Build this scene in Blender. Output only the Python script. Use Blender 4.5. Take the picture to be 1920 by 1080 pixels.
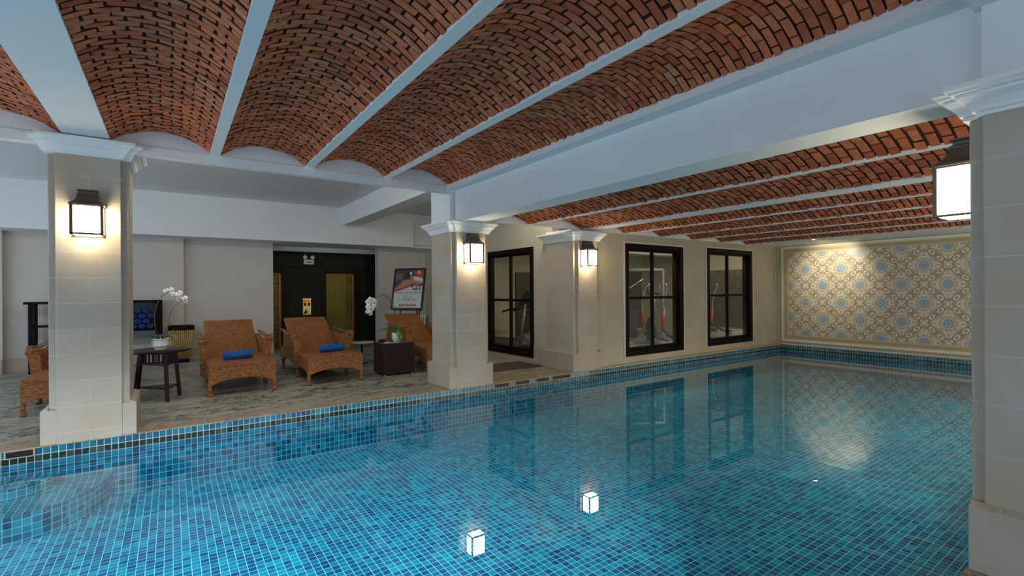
import bpy, bmesh, math, random
import numpy as np
from mathutils import Vector, Matrix
PI = math.pi
rnd = random.Random(7)
for o in list(bpy.data.objects):
    bpy.data.objects.remove(o, do_unlink=True)
scene = bpy.context.scene
COL = scene.collection

# ------------------------------------------------------------------ camera
F_PX, HORIZON, YAW, ROLL = 908.8, 544.57, math.radians(35.1), math.radians(-0.4)
fw = Vector((math.sin(YAW), math.cos(YAW), 0)); rt0 = Vector((math.cos(YAW), -math.sin(YAW), 0)); up0 = rt0.cross(fw)
rt = rt0 * math.cos(ROLL) + up0 * math.sin(ROLL); up = up0 * math.cos(ROLL) - rt0 * math.sin(ROLL)
cam = bpy.data.cameras.new('camera'); camo = bpy.data.objects.new('camera', cam); COL.objects.link(camo)
cam.sensor_width = 36; cam.lens = F_PX * 36 / 1920; cam.shift_y = (HORIZON - 540) / 1920; cam.clip_start = .05
camo.matrix_world = Matrix(((rt.x, up.x, -fw.x, 0), (rt.y, up.y, -fw.y, 0), (rt.z, up.z, -fw.z, 1.5), (0, 0, 0, 1)))
scene.camera = camo

# ------------------------------------------------------------------ colour, world, big lights
vs = scene.view_settings
vs.view_transform = 'Standard'; vs.look = 'None'; vs.gamma = 1; vs.use_curve_mapping = False
vs.exposure = -0.15
scene.cycles.max_bounces = 10; scene.cycles.diffuse_bounces = 5; scene.cycles.transparent_max_bounces = 16
scene.cycles.sample_clamp_indirect = 6
w = bpy.data.worlds.new('world'); scene.world = w; w.use_nodes = True
w.node_tree.nodes['Background'].inputs[0].default_value = (.54, .68, .9, 1)
w.node_tree.nodes['Background'].inputs[1].default_value = .5


def area(name, loc, target, sx, sy, power, col):
    l = bpy.data.lights.new(name, 'AREA'); l.shape = 'RECTANGLE'; l.size = sx; l.size_y = sy; l.energy = power; l.color = col
    o = bpy.data.objects.new(name, l); COL.objects.link(o); o.location = loc
    o.rotation_euler = (Vector(target) - Vector(loc)).to_track_quat('-Z', 'Y').to_euler()
    return o


# added daylight panels out of view, behind the near deck and past the left end
area('added_daylight_near', (4.0, -3.2, 1.9), (4.5, 6, .2), 11, 2.2, 85, (.84, .92, 1))
area('added_daylight_left', (-4.4, 3.4, 1.5), (4, 4, .6), 5.5, 2.4, 110, (.70, .86, 1))
area('added_daylight_lounge', (-4.4, 10, 1.7), (2, 10, 1), 4.5, 2.6, 60, (.7, .84, 1))


def pool_fill_spot(loc, target, power, col, deg=52):
    l = bpy.data.lights.new('pool_fill_spot', 'SPOT'); l.energy = power; l.color = col; l.spot_size = math.radians(deg); l.spot_blend = .7; l.shadow_soft_size = .06
    o = bpy.data.objects.new('pool_fill_spot', l); COL.objects.link(o); o.location = loc
    o.rotation_euler = (Vector(target) - Vector(loc)).to_track_quat('-Z', 'Y').to_euler()
    return o


# unseen spots added above the near pool edge to brighten the pool
for x, p in ((-1.7, 640), (.1, 560), (1.9, 440)):
    pool_fill_spot((x, 1.15, 3.07), (x + .2, 4.3, -.6), p, (.95, .98, 1), 64)
for x, y, p in ((5.6, .55, 150), (8.0, .8, 190), (10.6, 1.0, 190)):
    pool_fill_spot((x, y, 2.6), (x - .6, 3.4, -.6), p, (1, .88, .70), 78)



# added fill panels, unseen: two above the lounge, one warm for the far hall
area('lounge_fill', (.6, 6.93, 3.45), (1.6, 10.2, .2), 4.0, .25, 58, (1, .93, .80))
area('lounge_fill', (5.3, 7.2, 3.5), (5.6, 9.6, .8), .9, .15, 20, (1, .88, .68))
area('far_hall_fill', (9.5, -.4, 1.2), (9.3, 5, 2.35), 7, .5, 95, (1, .84, .60))


# ------------------------------------------------------------------ node helper
class S:
    """socket wrapper with arithmetic"""
    def __init__(s, nt, sock): s.nt = nt; s.k = sock
    def _m(s, op, *a):
        n = s.nt.nodes.new('ShaderNodeMath'); n.operation = op
        for i, x in enumerate((s,) + a):
            if isinstance(x, S): s.nt.links.new(x.k, n.inputs[i])
            else: n.inputs[i].default_value = x
        return S(s.nt, n.outputs[0])
    def __add__(s, o): return s._m('ADD', o)
    def __sub__(s, o): return s._m('SUBTRACT', o)
    def __mul__(s, o): return s._m('MULTIPLY', o)
    def __truediv__(s, o): return s._m('DIVIDE', o)
    def abs(s): return s._m('ABSOLUTE')
    def floor(s): return s._m('FLOOR')
    def fract(s): return s._m('FRACT')
    def sqrt(s): return s._m('SQRT')
    def min(s, o): return s._m('MINIMUM', o)
    def max(s, o): return s._m('MAXIMUM', o)
    def lt(s, o): return s._m('LESS_THAN', o)
    def gt(s, o): return s._m('GREATER_THAN', o)
    def sq(s): return s * s
    def near(s, c, w): return (s - c).abs().lt(w)


class Mat:
    def __init__(s, name, rough=.6, metal=0, base=(.5, .5, .5), spec=.5):
        s.m = bpy.data.materials.new(name); s.m.use_nodes = True; s.nt = s.m.node_tree
        s.b = s.nt.nodes['Principled BSDF']
        s.b.inputs['Roughness'].default_value = rough; s.b.inputs['Metallic'].default_value = metal
        s.b.inputs['Base Color'].default_value = (*base, 1); s.b.inputs['Specular IOR Level'].default_value = spec
    def new(s, t, **kw):
        n = s.nt.nodes.new(t)
        for k, v in kw.items(): setattr(n, k, v)
        return n
    def link(s, a, b): s.nt.links.new(a.k if isinstance(a, S) else a, b)
    def uv(s):
        n = s.new('ShaderNodeUVMap'); n.uv_map = 'UVMap'; return n.outputs[0]
    def obj(s): return s.new('ShaderNodeTexCoord').outputs['Object']
    def xyz(s, v):
        n = s.new('ShaderNodeSeparateXYZ'); s.link(v, n.inputs[0]); return [S(s.nt, o) for o in n.outputs]
    def comb(s, x, y, z=0.):
        n = s.new('ShaderNodeCombineXYZ')
        for i, q in enumerate((x, y, z)):
            if isinstance(q, S): s.link(q, n.inputs[i])
            else: n.inputs[i].default_value = q
        return n.outputs[0]
    def noise(s, v, scale, detail=3, rough=.5, dist=0):
        n = s.new('ShaderNodeTexNoise'); s.link(v, n.inputs['Vector'])
        n.inputs['Scale'].default_value = scale; n.inputs['Detail'].default_value = detail
        n.inputs['Roughness'].default_value = rough; n.inputs['Distortion'].default_value = dist
        return S(s.nt, n.outputs['Fac'])
    def ramp(s, f, stops, interp='LINEAR'):
        n = s.new('ShaderNodeValToRGB'); r = n.color_ramp; r.interpolation = interp; s.link(f, n.inputs[0])
        while len(r.elements) > 1: r.elements.remove(r.elements[-1])
        r.elements[0].position = stops[0][0]; r.elements[0].color = (*stops[0][1], 1)
        for p, c in stops[1:]:
            e = r.elements.new(p); e.color = (*c, 1)
        return n.outputs[0]
    def mix(s, f, a, b, mode='MIX'):
        n = s.new('ShaderNodeMix'); n.data_type = 'RGBA'; n.blend_type = mode
        for x, i in ((f, 0), (a, 6), (b, 7)):
            if isinstance(x, (S, bpy.types.NodeSocket)): s.link(x, n.inputs[i])
            elif i == 0: n.inputs[0].default_value = x
            else: n.inputs[i].default_value = (*x, 1)
        return n.outputs[2]
    def col(s, c):
        s.link(c, s.b.inputs['Base Color']); return s
    def bump(s, h, strength=.3, dist=.01):
        n = s.new('ShaderNodeBump'); n.inputs['Strength'].default_value = strength; n.inputs['Distance'].default_value = dist
        s.link(h, n.inputs['Height']); s.link(n.outputs[0], s.b.inputs['Normal']); return s
    def rough(s, r): s.link(r, s.b.inputs['Roughness']); return s


def plain(name, c, rough=.5, metal=0, spec=.5, var=0, scale=8, coat=0):
    M = Mat(name, rough, metal, c, spec)
    if var:
        n = M.noise(M.obj(), scale, 4)
        M.col(M.mix(n, tuple(x * (1 - var) for x in c), tuple(min(1, x * (1 + var)) for x in c)))
    if coat: M.b.inputs['Coat Weight'].default_value = coat
    return M.m


def emit(name, c, s):
    M = Mat(name); M.b.inputs['Emission Color'].default_value = (*c, 1); M.b.inputs['Emission Strength'].default_value = s
    M.b.inputs['Base Color'].default_value = (.8, .8, .8, 1); return M.m


def plaster_mat(name, c, bump=.04):
    M = Mat(name, .75, 0, c, .25)
    n = M.noise(M.obj(), 1.3, 4)
    M.col(M.mix(n, tuple(x * .95 for x in c), tuple(min(1, x * 1.04) for x in c)))
    M.bump(M.noise(M.obj(), 60, 3), bump, .003)
    return M.m


def mosaic_mat(name, pu, pv, stops, grout, g=.045, ou=0, ov=0, rough=.12, spec=.5):
    M = Mat(name, rough, 0, spec=spec)
    u, v, _ = M.xyz(M.uv())
    U = (u - ou) / pu; V = (v - ov) / pv
    cell = M.comb(U.floor(), V.floor())
    wn = M.new('ShaderNodeTexWhiteNoise', noise_dimensions='2D'); M.link(cell, wn.inputs['Vector'])
    # clumps of like tiles
    cl = M.noise(cell, .21, 2)
    f = S(M.nt, wn.outputs[0]) * .72 + (cl - .5) * .7 + .14
    c = M.ramp(f, stops, 'LINEAR')
    fu = (U.fract() - .5).abs(); fv = (V.fract() - .5).abs()
    gm = fu.max(fv).gt(.5 - g)
    M.col(M.mix(gm, c, grout))
    M.rough(gm * .5 + rough)
    M.bump(S(M.nt, M.new('ShaderNodeValue').outputs[0]) * 0 - gm, .25, .002)
    return M.m


def stone_mat(name, bw, bh, ou=0, ov=0, c1=(.45, .405, .335), c2=(.39, .34, .27), mortar=(.60, .56, .48), ms=.0035, offset=.5):
    M = Mat(name, .45, 0, spec=.4)
    mp = M.new('ShaderNodeMapping'); M.link(M.uv(), mp.inputs[0]); mp.inputs['Location'].default_value = (-ou, -ov, 0)
    b = M.new('ShaderNodeTexBrick', offset=offset, offset_frequency=2, squash=1); M.link(mp.outputs[0], b.inputs['Vector'])
    b.inputs['Scale'].default_value = 1; b.inputs['Brick Width'].default_value = bw; b.inputs['Row Height'].default_value = bh
    b.inputs['Mortar Size'].default_value = ms; b.inputs['Mortar Smooth'].default_value = .2; b.inputs['Bias'].default_value = -.3
    b.inputs['Color1'].default_value = (*c1, 1); b.inputs['Color2'].default_value = (*c2, 1); b.inputs['Mortar'].default_value = (*mortar, 1)
    n = M.noise(M.obj(), 3.1, 5, .6)
    p = M.noise(M.obj(), 1.7, 2)
    c = M.mix(n * .55, b.outputs[0], tuple(x * 1.18 for x in c1))
    c = M.mix(p.gt(.58) * .0 + (p - .42).max(0.) * 2.2, c, (.48, .34, .20))
    c = M.mix((n - .55).max(0.) * 2.0, c, (.54, .52, .47))
    M.col(c)
    M.bump(S(M.nt, b.outputs['Fac']) * -1. + M.noise(M.obj(), 35, 4) * .3, .3, .004)
    return M.m


def brick_mat():
    M = Mat('old_brick', .85, 0, spec=.2)
    at = M.new('ShaderNodeAttribute'); at.attribute_name = 'rnd'
    f = S(M.nt, at.outputs['Fac'])
    c = M.ramp(f, [(0, (.40, .10, .05)), (.25, (.52, .135, .065)), (.5, (.60, .175, .085)), (.75, (.60, .205, .105)), (.93, (.70, .20, .08)), (1, (.62, .27, .15))])
    n = M.noise(M.obj(), 22, 5, .65)
    c = M.mix((n - .45).max(0.) * 2.2, c, (.23, .085, .05))
    c = M.mix((M.noise(M.obj(), 7, 3) - .5).max(0.) * 1.4, c, (.60, .27, .16))
    c = M.mix(M.noise(M.obj(), 160, 2).gt(.66) * .75, c, (.07, .035, .025))
    M.col(c); M.bump(M.noise(M.obj(), 90, 4) + n * .6, .5, .006)
    return M.m


def wicker_mat(name, ca, cb, dark, su=.022, sv=.0075):
    M = Mat(name, .42, 0, spec=.45)
    b = M.new('ShaderNodeTexBrick', offset=.5, offset_frequency=2); M.link(M.uv(), b.inputs['Vector'])
    b.inputs['Scale'].default_value = 1; b.inputs['Brick Width'].default_value = su; b.inputs['Row Height'].default_value = sv
    b.inputs['Mortar Size'].default_value = sv * .14; b.inputs['Mortar Smooth'].default_value = 1; b.inputs['Bias'].default_value = 0
    b.inputs['Color1'].default_value = (*ca, 1); b.inputs['Color2'].default_value = (*cb, 1); b.inputs['Mortar'].default_value = (*dark, 1)
    M.col(M.mix(M.noise(M.obj(), 9, 3) * .25, b.outputs[0], cb))
    M.bump(S(M.nt, b.outputs['Fac']) * -1., 1., .010)
    return M.m


def deck_mat(name, c1, c2, vein, bw, bh, strength, rough=.35, mortar=(.55, .52, .44)):
    M = Mat(name, rough, 0, spec=.45)
    b = M.new('ShaderNodeTexBrick', offset=.5, offset_frequency=2); M.link(M.uv(), b.inputs['Vector'])
    b.inputs['Scale'].default_value = 1; b.inputs['Brick Width'].default_value = bw; b.inputs['Row Height'].default_value = bh
    b.inputs['Mortar Size'].default_value = .003; b.inputs['Bias'].default_value = 0
    b.inputs['Color1'].default_value = (*c1, 1); b.inputs['Color2'].default_value = (*c2, 1); b.inputs['Mortar'].default_value = (*mortar, 1)
    x, y, z = M.xyz(M.obj())
    st = M.comb(x * .45 + y * .5, y * 1.9 - x * .5, 0.)
    n = M.noise(st, 4.5, 6, .62, .8)
    ridge = (n - .5).abs()
    n2 = M.noise(st, 1.6, 3)
    c = M.mix((M.noise(st, 8, 5, .6) - .3).max(0.) * 1.1, b.outputs[0], tuple(v * .42 for v in c1))
    c = M.mix(ridge.lt(.022) * (n2.gt(.42)) * strength, c, vein)
    M.col(c); M.rough(n * .3 + (rough - .12))
    M.bump(n + S(M.nt, b.outputs['Fac']) * -.5, .12, .004)
    return M.m


# ------------------------------------------------------------------ materials
M_white = plaster_mat('white_plaster', (.78, .80, .81))
M_pink = plaster_mat('pale_wall_paint', (.62, .57, .52))
M_beige = plaster_mat('beige_wall_paint', (.50, .47, .37))
M_moulding = plain('moulding_paint', (.82, .83, .82), .5)
M_brick = brick_mat()
M_mortar = plain('dark_mortar', (.085, .038, .024), .95, spec=.1)
TEAL = [(0, (.003, .065, .19)), (.25, (.004, .11, .27)), (.5, (.005, .185, .36)), (.75, (.008, .28, .45)), (1, (.015, .39, .54))]
M_poolfloor = mosaic_mat('pool_floor_mosaic', .058, .058, TEAL, (.45, .90, .95), .036, rough=.45, spec=.15)
M_poolwall = mosaic_mat('pool_wall_mosaic', .058, .065, [(0, (.004, .05, .10)), (.5, (.008, .13, .25)), (1, (.015, .26, .40))], (.28, .56, .62), .04, ov=-.01, rough=.4, spec=.2)
M_rowblue = mosaic_mat('rim_mosaic_blue', .058, .067, [(0, (.004, .06, .12)), (.5, (.006, .13, .22)), (1, (.02, .25, .34))], (.62, .60, .50), .045, ov=-.008)
M_rowdark = mosaic_mat('rim_mosaic_dark', .058, .067, [(0, (.006, .012, .010)), (.6, (.012, .03, .025)), (1, (.05, .11, .09))], (.50, .48, .38), .045, ov=-.008)
M_stone = stone_mat('limestone_blocks', .52, .26, .26, .10)
M_stoneplain = stone_mat('limestone_plain', 3.1, .26, 1.5, .10)
M_stonewall = stone_mat('limestone_wall', .52, .26, .1, .12, (.45, .42, .31), (.385, .355, .25), (.56, .53, .42), .003)
M_basestone = stone_mat('limestone_plinth', .9, .9, .3, .6)
M_deck = deck_mat('lounge_floor_stone', (.42, .41, .325), (.34, .34, .265), (.045, .045, .035), .62, .62, 1.)
M_coping = deck_mat('coping_stone', (.42, .345, .24), (.34, .27, .19), (.12, .09, .06), .62, .40, .7, .4)
M_ledge = plain('sandy_ledge_stone', (.44, .36, .22), .5, var=.15, scale=5)
M_darkwood = plain('dark_frame_wood', (.008, .0035, .003), .42, spec=.1)
M_tablewood = plain('dark_table_wood', (.022, .006, .006), .32, spec=.2)
M_rattan = wicker_mat('honey_rattan', (.56, .225, .055), (.25, .080, .020), (.05, .014, .005), .036, .014)
M_rattanpad = plain('rattan_arm_rest', (.20, .085, .035), .4, var=.25, scale=40)
M_darkrattan = wicker_mat('dark_brown_rattan', (.045, .016, .014), (.025, .010, .010), (.003, .002, .002), .034, .015)
M_bronze = plain('lantern_bronze', (.13, .10, .075), .45, metal=.6)
M_lamp = emit('lit_lantern_glass', (1, .83, .56), 30)
M_ceramic = plain('white_glazed_ceramic', (.80, .80, .76), .15, coat=.3)
M_leaf = plain('orchid_leaf_green', (.035, .13, .025), .3, var=.3, scale=20)
M_leaf2 = plain('orchid_leaf_bright', (.06, .30, .03), .3, var=.25, scale=20)
M_stem = plain('orchid_stem', (.10, .10, .03), .5)
M_petal = plain('orchid_petal', (.86, .85, .82), .5)
M_lip = plain('orchid_lip', (.55, .42, .12), .5)
M_soil = plain('bark_soil', (.16, .07, .03), .9, var=.5, scale=60)
M_black = plain('black_lacquer', (.008, .008, .009), .35)
M_brass = plain('polished_brass', (.62, .40, .12), .3, metal=1)
M_lobbyfloor = plain('lobby_floor_tile', (.34, .38, .27), .3, var=.15, scale=2)


def towel_mat():
    M = Mat('blue_towel', .85, 0, spec=.2)
    x, y, z = M.xyz(M.obj())
    n = M.noise(M.obj(), 14, 2, .5, 2.5)
    M.col(M.mix((n - .5).abs().lt(.02) * .8, (.010, .10, .36), (.05, .30, .62)))
    M.bump(M.noise(M.obj(), 160, 3), .6, .004)
    return M.m


M_towel = towel_mat()


def schlick(M, f0):
    lw = M.new('ShaderNodeLayerWeight'); lw.inputs['Blend'].default_value = .5
    f = S(M.nt, lw.outputs['Facing']); f2 = f * f
    return f2 * f2 * f * (1 - f0) + f0


def glass_mat(name, droplets):
    M = Mat(name); nt = M.nt; nt.nodes.remove(M.b)
    out = nt.nodes['Material Output']
    tr = M.new('ShaderNodeBsdfTransparent'); tr.inputs[0].default_value = (.90, .92, .90, 1)
    gl = M.new('ShaderNodeBsdfGlossy'); gl.inputs['Roughness'].default_value = .02
    fr = schlick(M, .025)
    mx = M.new('ShaderNodeMixShader'); M.link(fr, mx.inputs[0]); M.link(tr.outputs[0], mx.inputs[1]); M.link(gl.outputs[0], mx.inputs[2])
    last = mx.outputs[0]
    if droplets:
        df = M.new('ShaderNodeBsdfDiffuse'); df.inputs[0].default_value = (.55, .60, .60, 1)
        u, v, _ = M.xyz(M.uv())
        vo = M.new('ShaderNodeTexVoronoi'); M.link(M.uv(), vo.inputs['Vector']); vo.inputs['Scale'].default_value = 55
        d = S(nt, vo.outputs['Distance'])
        n = M.noise(M.uv(), 2.3, 3)
        low = (v * -.55 + 1.05).max(0.).min(1.)
        drop = d.lt(.20) * (M.noise(M.uv(), 40, 2).gt(.56)) * low * .55 + low * low * n * .11
        m2 = M.new('ShaderNodeMixShader'); M.link(drop, m2.inputs[0]); M.link(last, m2.inputs[1]); M.link(df.outputs[0], m2.inputs[2]); last = m2.outputs[0]
    M.link(last, out.inputs[0]); return M.m


M_glass = glass_mat('clear_window_glass', False)
M_wetglass = glass_mat('misted_window_glass', True)


def water_mat():
    M = Mat('pool_water'); nt = M.nt; nt.nodes.remove(M.b); out = nt.nodes['Material Output']
    tr = M.new('ShaderNodeBsdfTransparent'); tr.inputs[0].default_value = (.70, .97, 1, 1)
    gl = M.new('ShaderNodeBsdfGlossy'); gl.inputs['Roughness'].default_value = 0; gl.inputs['Color'].default_value = (1, 1, 1, 1)
    fr = schlick(M, .022)
    mx = M.new('ShaderNodeMixShader'); M.link(fr, mx.inputs[0]); M.link(tr.outputs[0], mx.inputs[1]); M.link(gl.outputs[0], mx.inputs[2])
    M.link(mx.outputs[0], out.inputs[0]); return M.m


M_water = water_mat()


def lobby_mat():
    M = Mat('embossed_dark_panel', .45, 0, spec=.12)
    u, v, _ = M.xyz(M.uv())
    U = u / .075; V = v / .11
    s = (U + V).fract() - .5; t = (U - V).fract() - .5
    row = (V * .5).floor()
    e = s.abs().min(t.abs())
    m = e.lt(.07)
    M.col(M.mix(m * .8, (.006, .009, .005), (.05, .065, .03)))
    M.bump(e, .7, .01)
    return M.m


M_lobby = lobby_mat()


def liftdoor_mat(name, a, b):
    M = Mat(name, .35, .5, spec=.5)
    n = M.noise(M.uv(), 22, 4, .6, 2.)
    M.col(M.mix((n - .5).abs().lt(.05), a, b)); M.bump(n, .5, .01); return M.m


M_liftdoor = liftdoor_mat('etched_olive_brass', (.20, .17, .02), (.12, .10, .012))
M_liftside = liftdoor_mat('etched_dark_brass', (.02, .010, .006), (.30, .16, .03))


def panel_mat():
    """patterned encaustic-style tiles: medallions, diagonal chain bands, four-petal crossings, framed border. UV = (y, z) in metres."""
    M = Mat('patterned_wall_tiles', .35, 0, spec=.45)
    y, z, _ = M.xyz(M.uv())
    a = (y - 5.925) / .4045 ; b = (z - 1.99) / .4215
    s = (a + b) * .5; t = (a - b) * .5
    s = (s + .5).fract() - .5; t = (t + .5).fract() - .5
    A = s + t; B = s - t
    r = (A.sq() + B.sq()).sqrt(); th = B._m('ARCTAN2', A)
    pet = ((th * (16 / (2 * PI)) + 32.).fract() - .5).abs()
    scal = r + pet * .035
    as_, at_ = s.abs(), t.abs()
    d1 = as_ * -1. + .5; d2 = at_ * -1. + .5
    d = d1.min(d2); al = as_.min(at_)
    aA, aB = A.abs(), B.abs()
    CR, YE, TAN = (.86, .80, .66), (.70, .50, .14), (.50, .42, .30)
    n = M.noise(M.uv(), 9, 4)
    c = M.mix(n, (.44, .37, .27), (.52, .45, .35))
    # curls
    def ring(c, px, py, rad, wd, colr):
        q = ((aA - px).sq() + (aB - py).sq()).sqrt()
        return M.mix(q.near(rad, wd) * .9, c, colr)
    for px, py, rad in ((.50, .12, .05), (.12, .50, .05), (.38, .19, .04), (.19, .38, .04), (.62, .09, .035), (.09, .62, .035), (.44, .04, .03), (.04, .44, .03)):
        c = ring(c, px, py, rad, .017, (.80, .74, .58))
    tri = (aA + aB).near(.60, .013) * (aA - aB).abs().lt(.13)
    tri2 = (aA - aB).abs().near(.10, .013) * (aA + aB).near(.54, .06)
    c = M.mix(tri.max(tri2), c, YE)
    c = M.mix((scal - .335).abs().lt(.008) * .7, c, YE)
    # band
    c = M.mix(d.lt(.085), c, (.37, .31, .20))
    c = M.mix(d.near(.085, .006), c, (.22, .17, .09))
    hexd = (d / .052).max((al - .175).abs() / .10 + d / .11)
    c = M.mix(hexd.near(1., .22), c, CR)
    c = M.mix(hexd.lt(.62), c, (.34, .30, .22))
    # crossing flower
    for p, q in ((d1, d2), (d2, d1)):
        f = (((p - .075) / .062).sq() + (q / .038).sq()).sqrt()
        c = M.mix(f.near(1., .22), c, CR)
        c = M.mix(f.lt(.8), c, (.42, .38, .32))
    # medallion
    c = M.mix(scal.lt(.300), c, (.30, .22, .10))
    c = M.mix(scal.lt(.288), c, (.85, .82, .72))
    c = M.mix(scal.lt(.264) * pet.lt(.37) * r.gt(.085), c, (.03, .17, .33))
    c = M.mix(scal.lt(.264) * pet.lt(.2) * r.gt(.12), c, (.08, .36, .52))
    c = M.mix(r.lt(.075), c, (.45, .36, .22))
    c = M.mix(r.lt(.052), c, (.50, .20, .06))
    # border
    D = (y - 6.357).max(z - 2.432).max(z * -1. + .272)
    for lim, colr in ((-.001, YE), (.010, TAN), (.030, YE), (.036, (.42, .34, .22)), (.100, YE), (.110, TAN), (.125, CR), (.140, (.10, .30, .32)), (.146, CR), (.178, (.42, .33, .19)), (.245, CR), (.262, (.20, .33, .30)), (.272, (.52, .45, .33))):
        c = M.mix(D.gt(lim), c, colr)
    gl = ((y - 5.925) / .4045 + 64.).fract().near(.5, .006).max(((z - 1.99) / .4215 + 64.).fract().near(.5, .006))
    c = M.mix(gl * .35, c, (.25, .2, .14))
    M.col(c); return M.m


M_panel = panel_mat()


# ------------------------------------------------------------------ mesh helpers
class MB:
    def __init__(s): s.v = []; s.f = []; s.sm = []; s.mi = []; s.uvs = {}
    def add(s, vs_, fs_, smooth=False, mi=0, M=None):
        n = len(s.v)
        for p in vs_:
            p = Vector(p); s.v.append(tuple(M @ p) if M else tuple(p))
        for f in fs_: s.f.append([i + n for i in f]); s.sm.append(smooth); s.mi.append(mi)
        return s
    def box(s, x0, x1, y0, y1, z0, z1, mi=0, M=None):
        vs_ = [(x, y, z) for z in (z0, z1) for y in (y0, y1) for x in (x0, x1)]
        return s.add(vs_, [(0, 2, 3, 1), (4, 5, 7, 6), (0, 1, 5, 4), (2, 6, 7, 3), (0, 4, 6, 2), (1, 3, 7, 5)], False, mi, M)
    def quad(s, a, b, c, d, mi=0): return s.add([a, b, c, d], [(0, 1, 2, 3)], False, mi)
    def prism(s, pts, axis, a, b, mi=0, M=None):
        """extrude 2D polygon along axis 0/1/2 from a to b"""
        def P(p, q):
            if axis == 0: return (q, p[0], p[1])
            if axis == 1: return (p[0], q, p[1])
            return (p[0], p[1], q)
        n = len(pts)
        vs_ = [P(p, a) for p in pts] + [P(p, b) for p in pts]
        fs_ = [tuple(range(n)), tuple(range(2 * n - 1, n - 1, -1))] + [(i, i + n, (i + 1) % n + n, (i + 1) % n) for i in range(n)]
        return s.add(vs_, fs_, False, mi, M)
    def tube(s, pts, rad, seg=8, cap=True, smooth=True, mi=0, sq=1.):
        pts = [Vector(p) for p in pts]; n = len(pts)
        if not hasattr(rad, '__len__'): rad = [rad] * n
        vs_ = []; prev = None
        for i, p in enumerate(pts):
            d = (pts[min(i + 1, n - 1)] - pts[max(i - 1, 0)]).normalized()
            if prev is None:
                a = d.cross(Vector((0, 0, 1)))
                if a.length < .1: a = d.cross(Vector((1, 0, 0)))
            else: a = prev - d * prev.dot(d)
            a.normalize(); prev = a; b = d.cross(a)
            for k in range(seg):
                t = 2 * PI * k / seg + (PI / seg if seg == 4 else 0)
                vs_.append(p + (a * math.cos(t) + b * math.sin(t) * sq) * rad[i])
        fs_ = [(i * seg + k, i * seg + (k + 1) % seg, (i + 1) * seg + (k + 1) % seg, (i + 1) * seg + k) for i in range(n - 1) for k in range(seg)]
        if cap: fs_ += [tuple(range(seg - 1, -1, -1)), tuple((n - 1) * seg + k for k in range(seg))]
        return s.add(vs_, fs_, smooth and seg > 4, mi)
    def lathe(s, prof, c=(0, 0, 0), seg=24, smooth=True, mi=0, M=None, axis='z'):
        vs_ = []; n = len(prof)
        for r, h in prof:
            for k in range(seg):
                t = 2 * PI * k / seg
                vs_.append((c[0] + r * math.cos(t), c[1] + r * math.sin(t), c[2] + h))
        fs_ = [(i * seg + k, i * seg + (k + 1) % seg, (i + 1) * seg + (k + 1) % seg, (i + 1) * seg + k) for i in range(n - 1) for k in range(seg)]
        fs_ += [tuple(range(seg - 1, -1, -1)), tuple((n - 1) * seg + k for k in range(seg))]
        return s.add(vs_, fs_, smooth, mi, M)
    def build(s, name, mats, parent=None, bevel=0, uvo=None, noflip=False):
        me = bpy.data.meshes.new(name); me.from_pydata(s.v, [], s.f)
        if not isinstance(mats, (list, tuple)): mats = [mats]
        for m in mats: me.materials.append(m)
        me.polygons.foreach_set('use_smooth', s.sm); me.polygons.foreach_set('material_index', s.mi)
        me.update()
        if not noflip:
            bm = bmesh.new(); bm.from_mesh(me); bmesh.ops.recalc_face_normals(bm, faces=bm.faces); bm.to_mesh(me); bm.free()
        me.update()
        uvl = me.uv_layers.new(name='UVMap')
        co = np.array([v.co[:] for v in me.vertices]) if len(me.vertices) else np.zeros((0, 3))
        out = np.zeros((len(me.loops), 2))
        for p in me.polygons:
            n = p.normal; ax = max(range(3), key=lambda i: abs(n[i]))
            ij = ((1, 2), (0, 2), (0, 1))[ax]
            ls = list(p.loop_indices); vi = list(p.vertices)
            out[ls, 0] = co[vi, ij[0]]; out[ls, 1] = co[vi, ij[1]]
        uvl.data.foreach_set('uv', out.ravel())
        o = bpy.data.objects.new(name, me); COL.objects.link(o)
        if parent: o.parent = parent
        if bevel:
            b = o.modifiers.new('bevel', 'BEVEL'); b.width = bevel; b.segments = 2; b.limit_method = 'ANGLE'; b.angle_limit = math.radians(40)
        return o


def tag(o, label=None, cat=None, group=None, kind=None):
    if label: o['label'] = label
    if cat: o['category'] = cat
    if group: o['group'] = group
    if kind: o['kind'] = kind
    return o


def st(o, label=None):
    return tag(o, label, None, None, 'structure')


def thing(name, label, cat, loc=(0, 0, 0), rotz=0, group=None):
    o = bpy.data.objects.new(name, None); COL.objects.link(o); o.location = loc; o.rotation_euler = (0, 0, rotz)
    o.empty_display_size = .1
    return tag(o, label, cat, group)


def dup(root, loc, rotz=None, label=None):
    def cp(o, par):
        c = o.copy(); COL.objects.link(c)
        if par: c.parent = par
        for ch in o.children: cp(ch, c)
        return c
    r = cp(root, None); r.location = loc
    if rotz is not None: r.rotation_euler = (0, 0, rotz)
    if label: r['label'] = label
    return r


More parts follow.
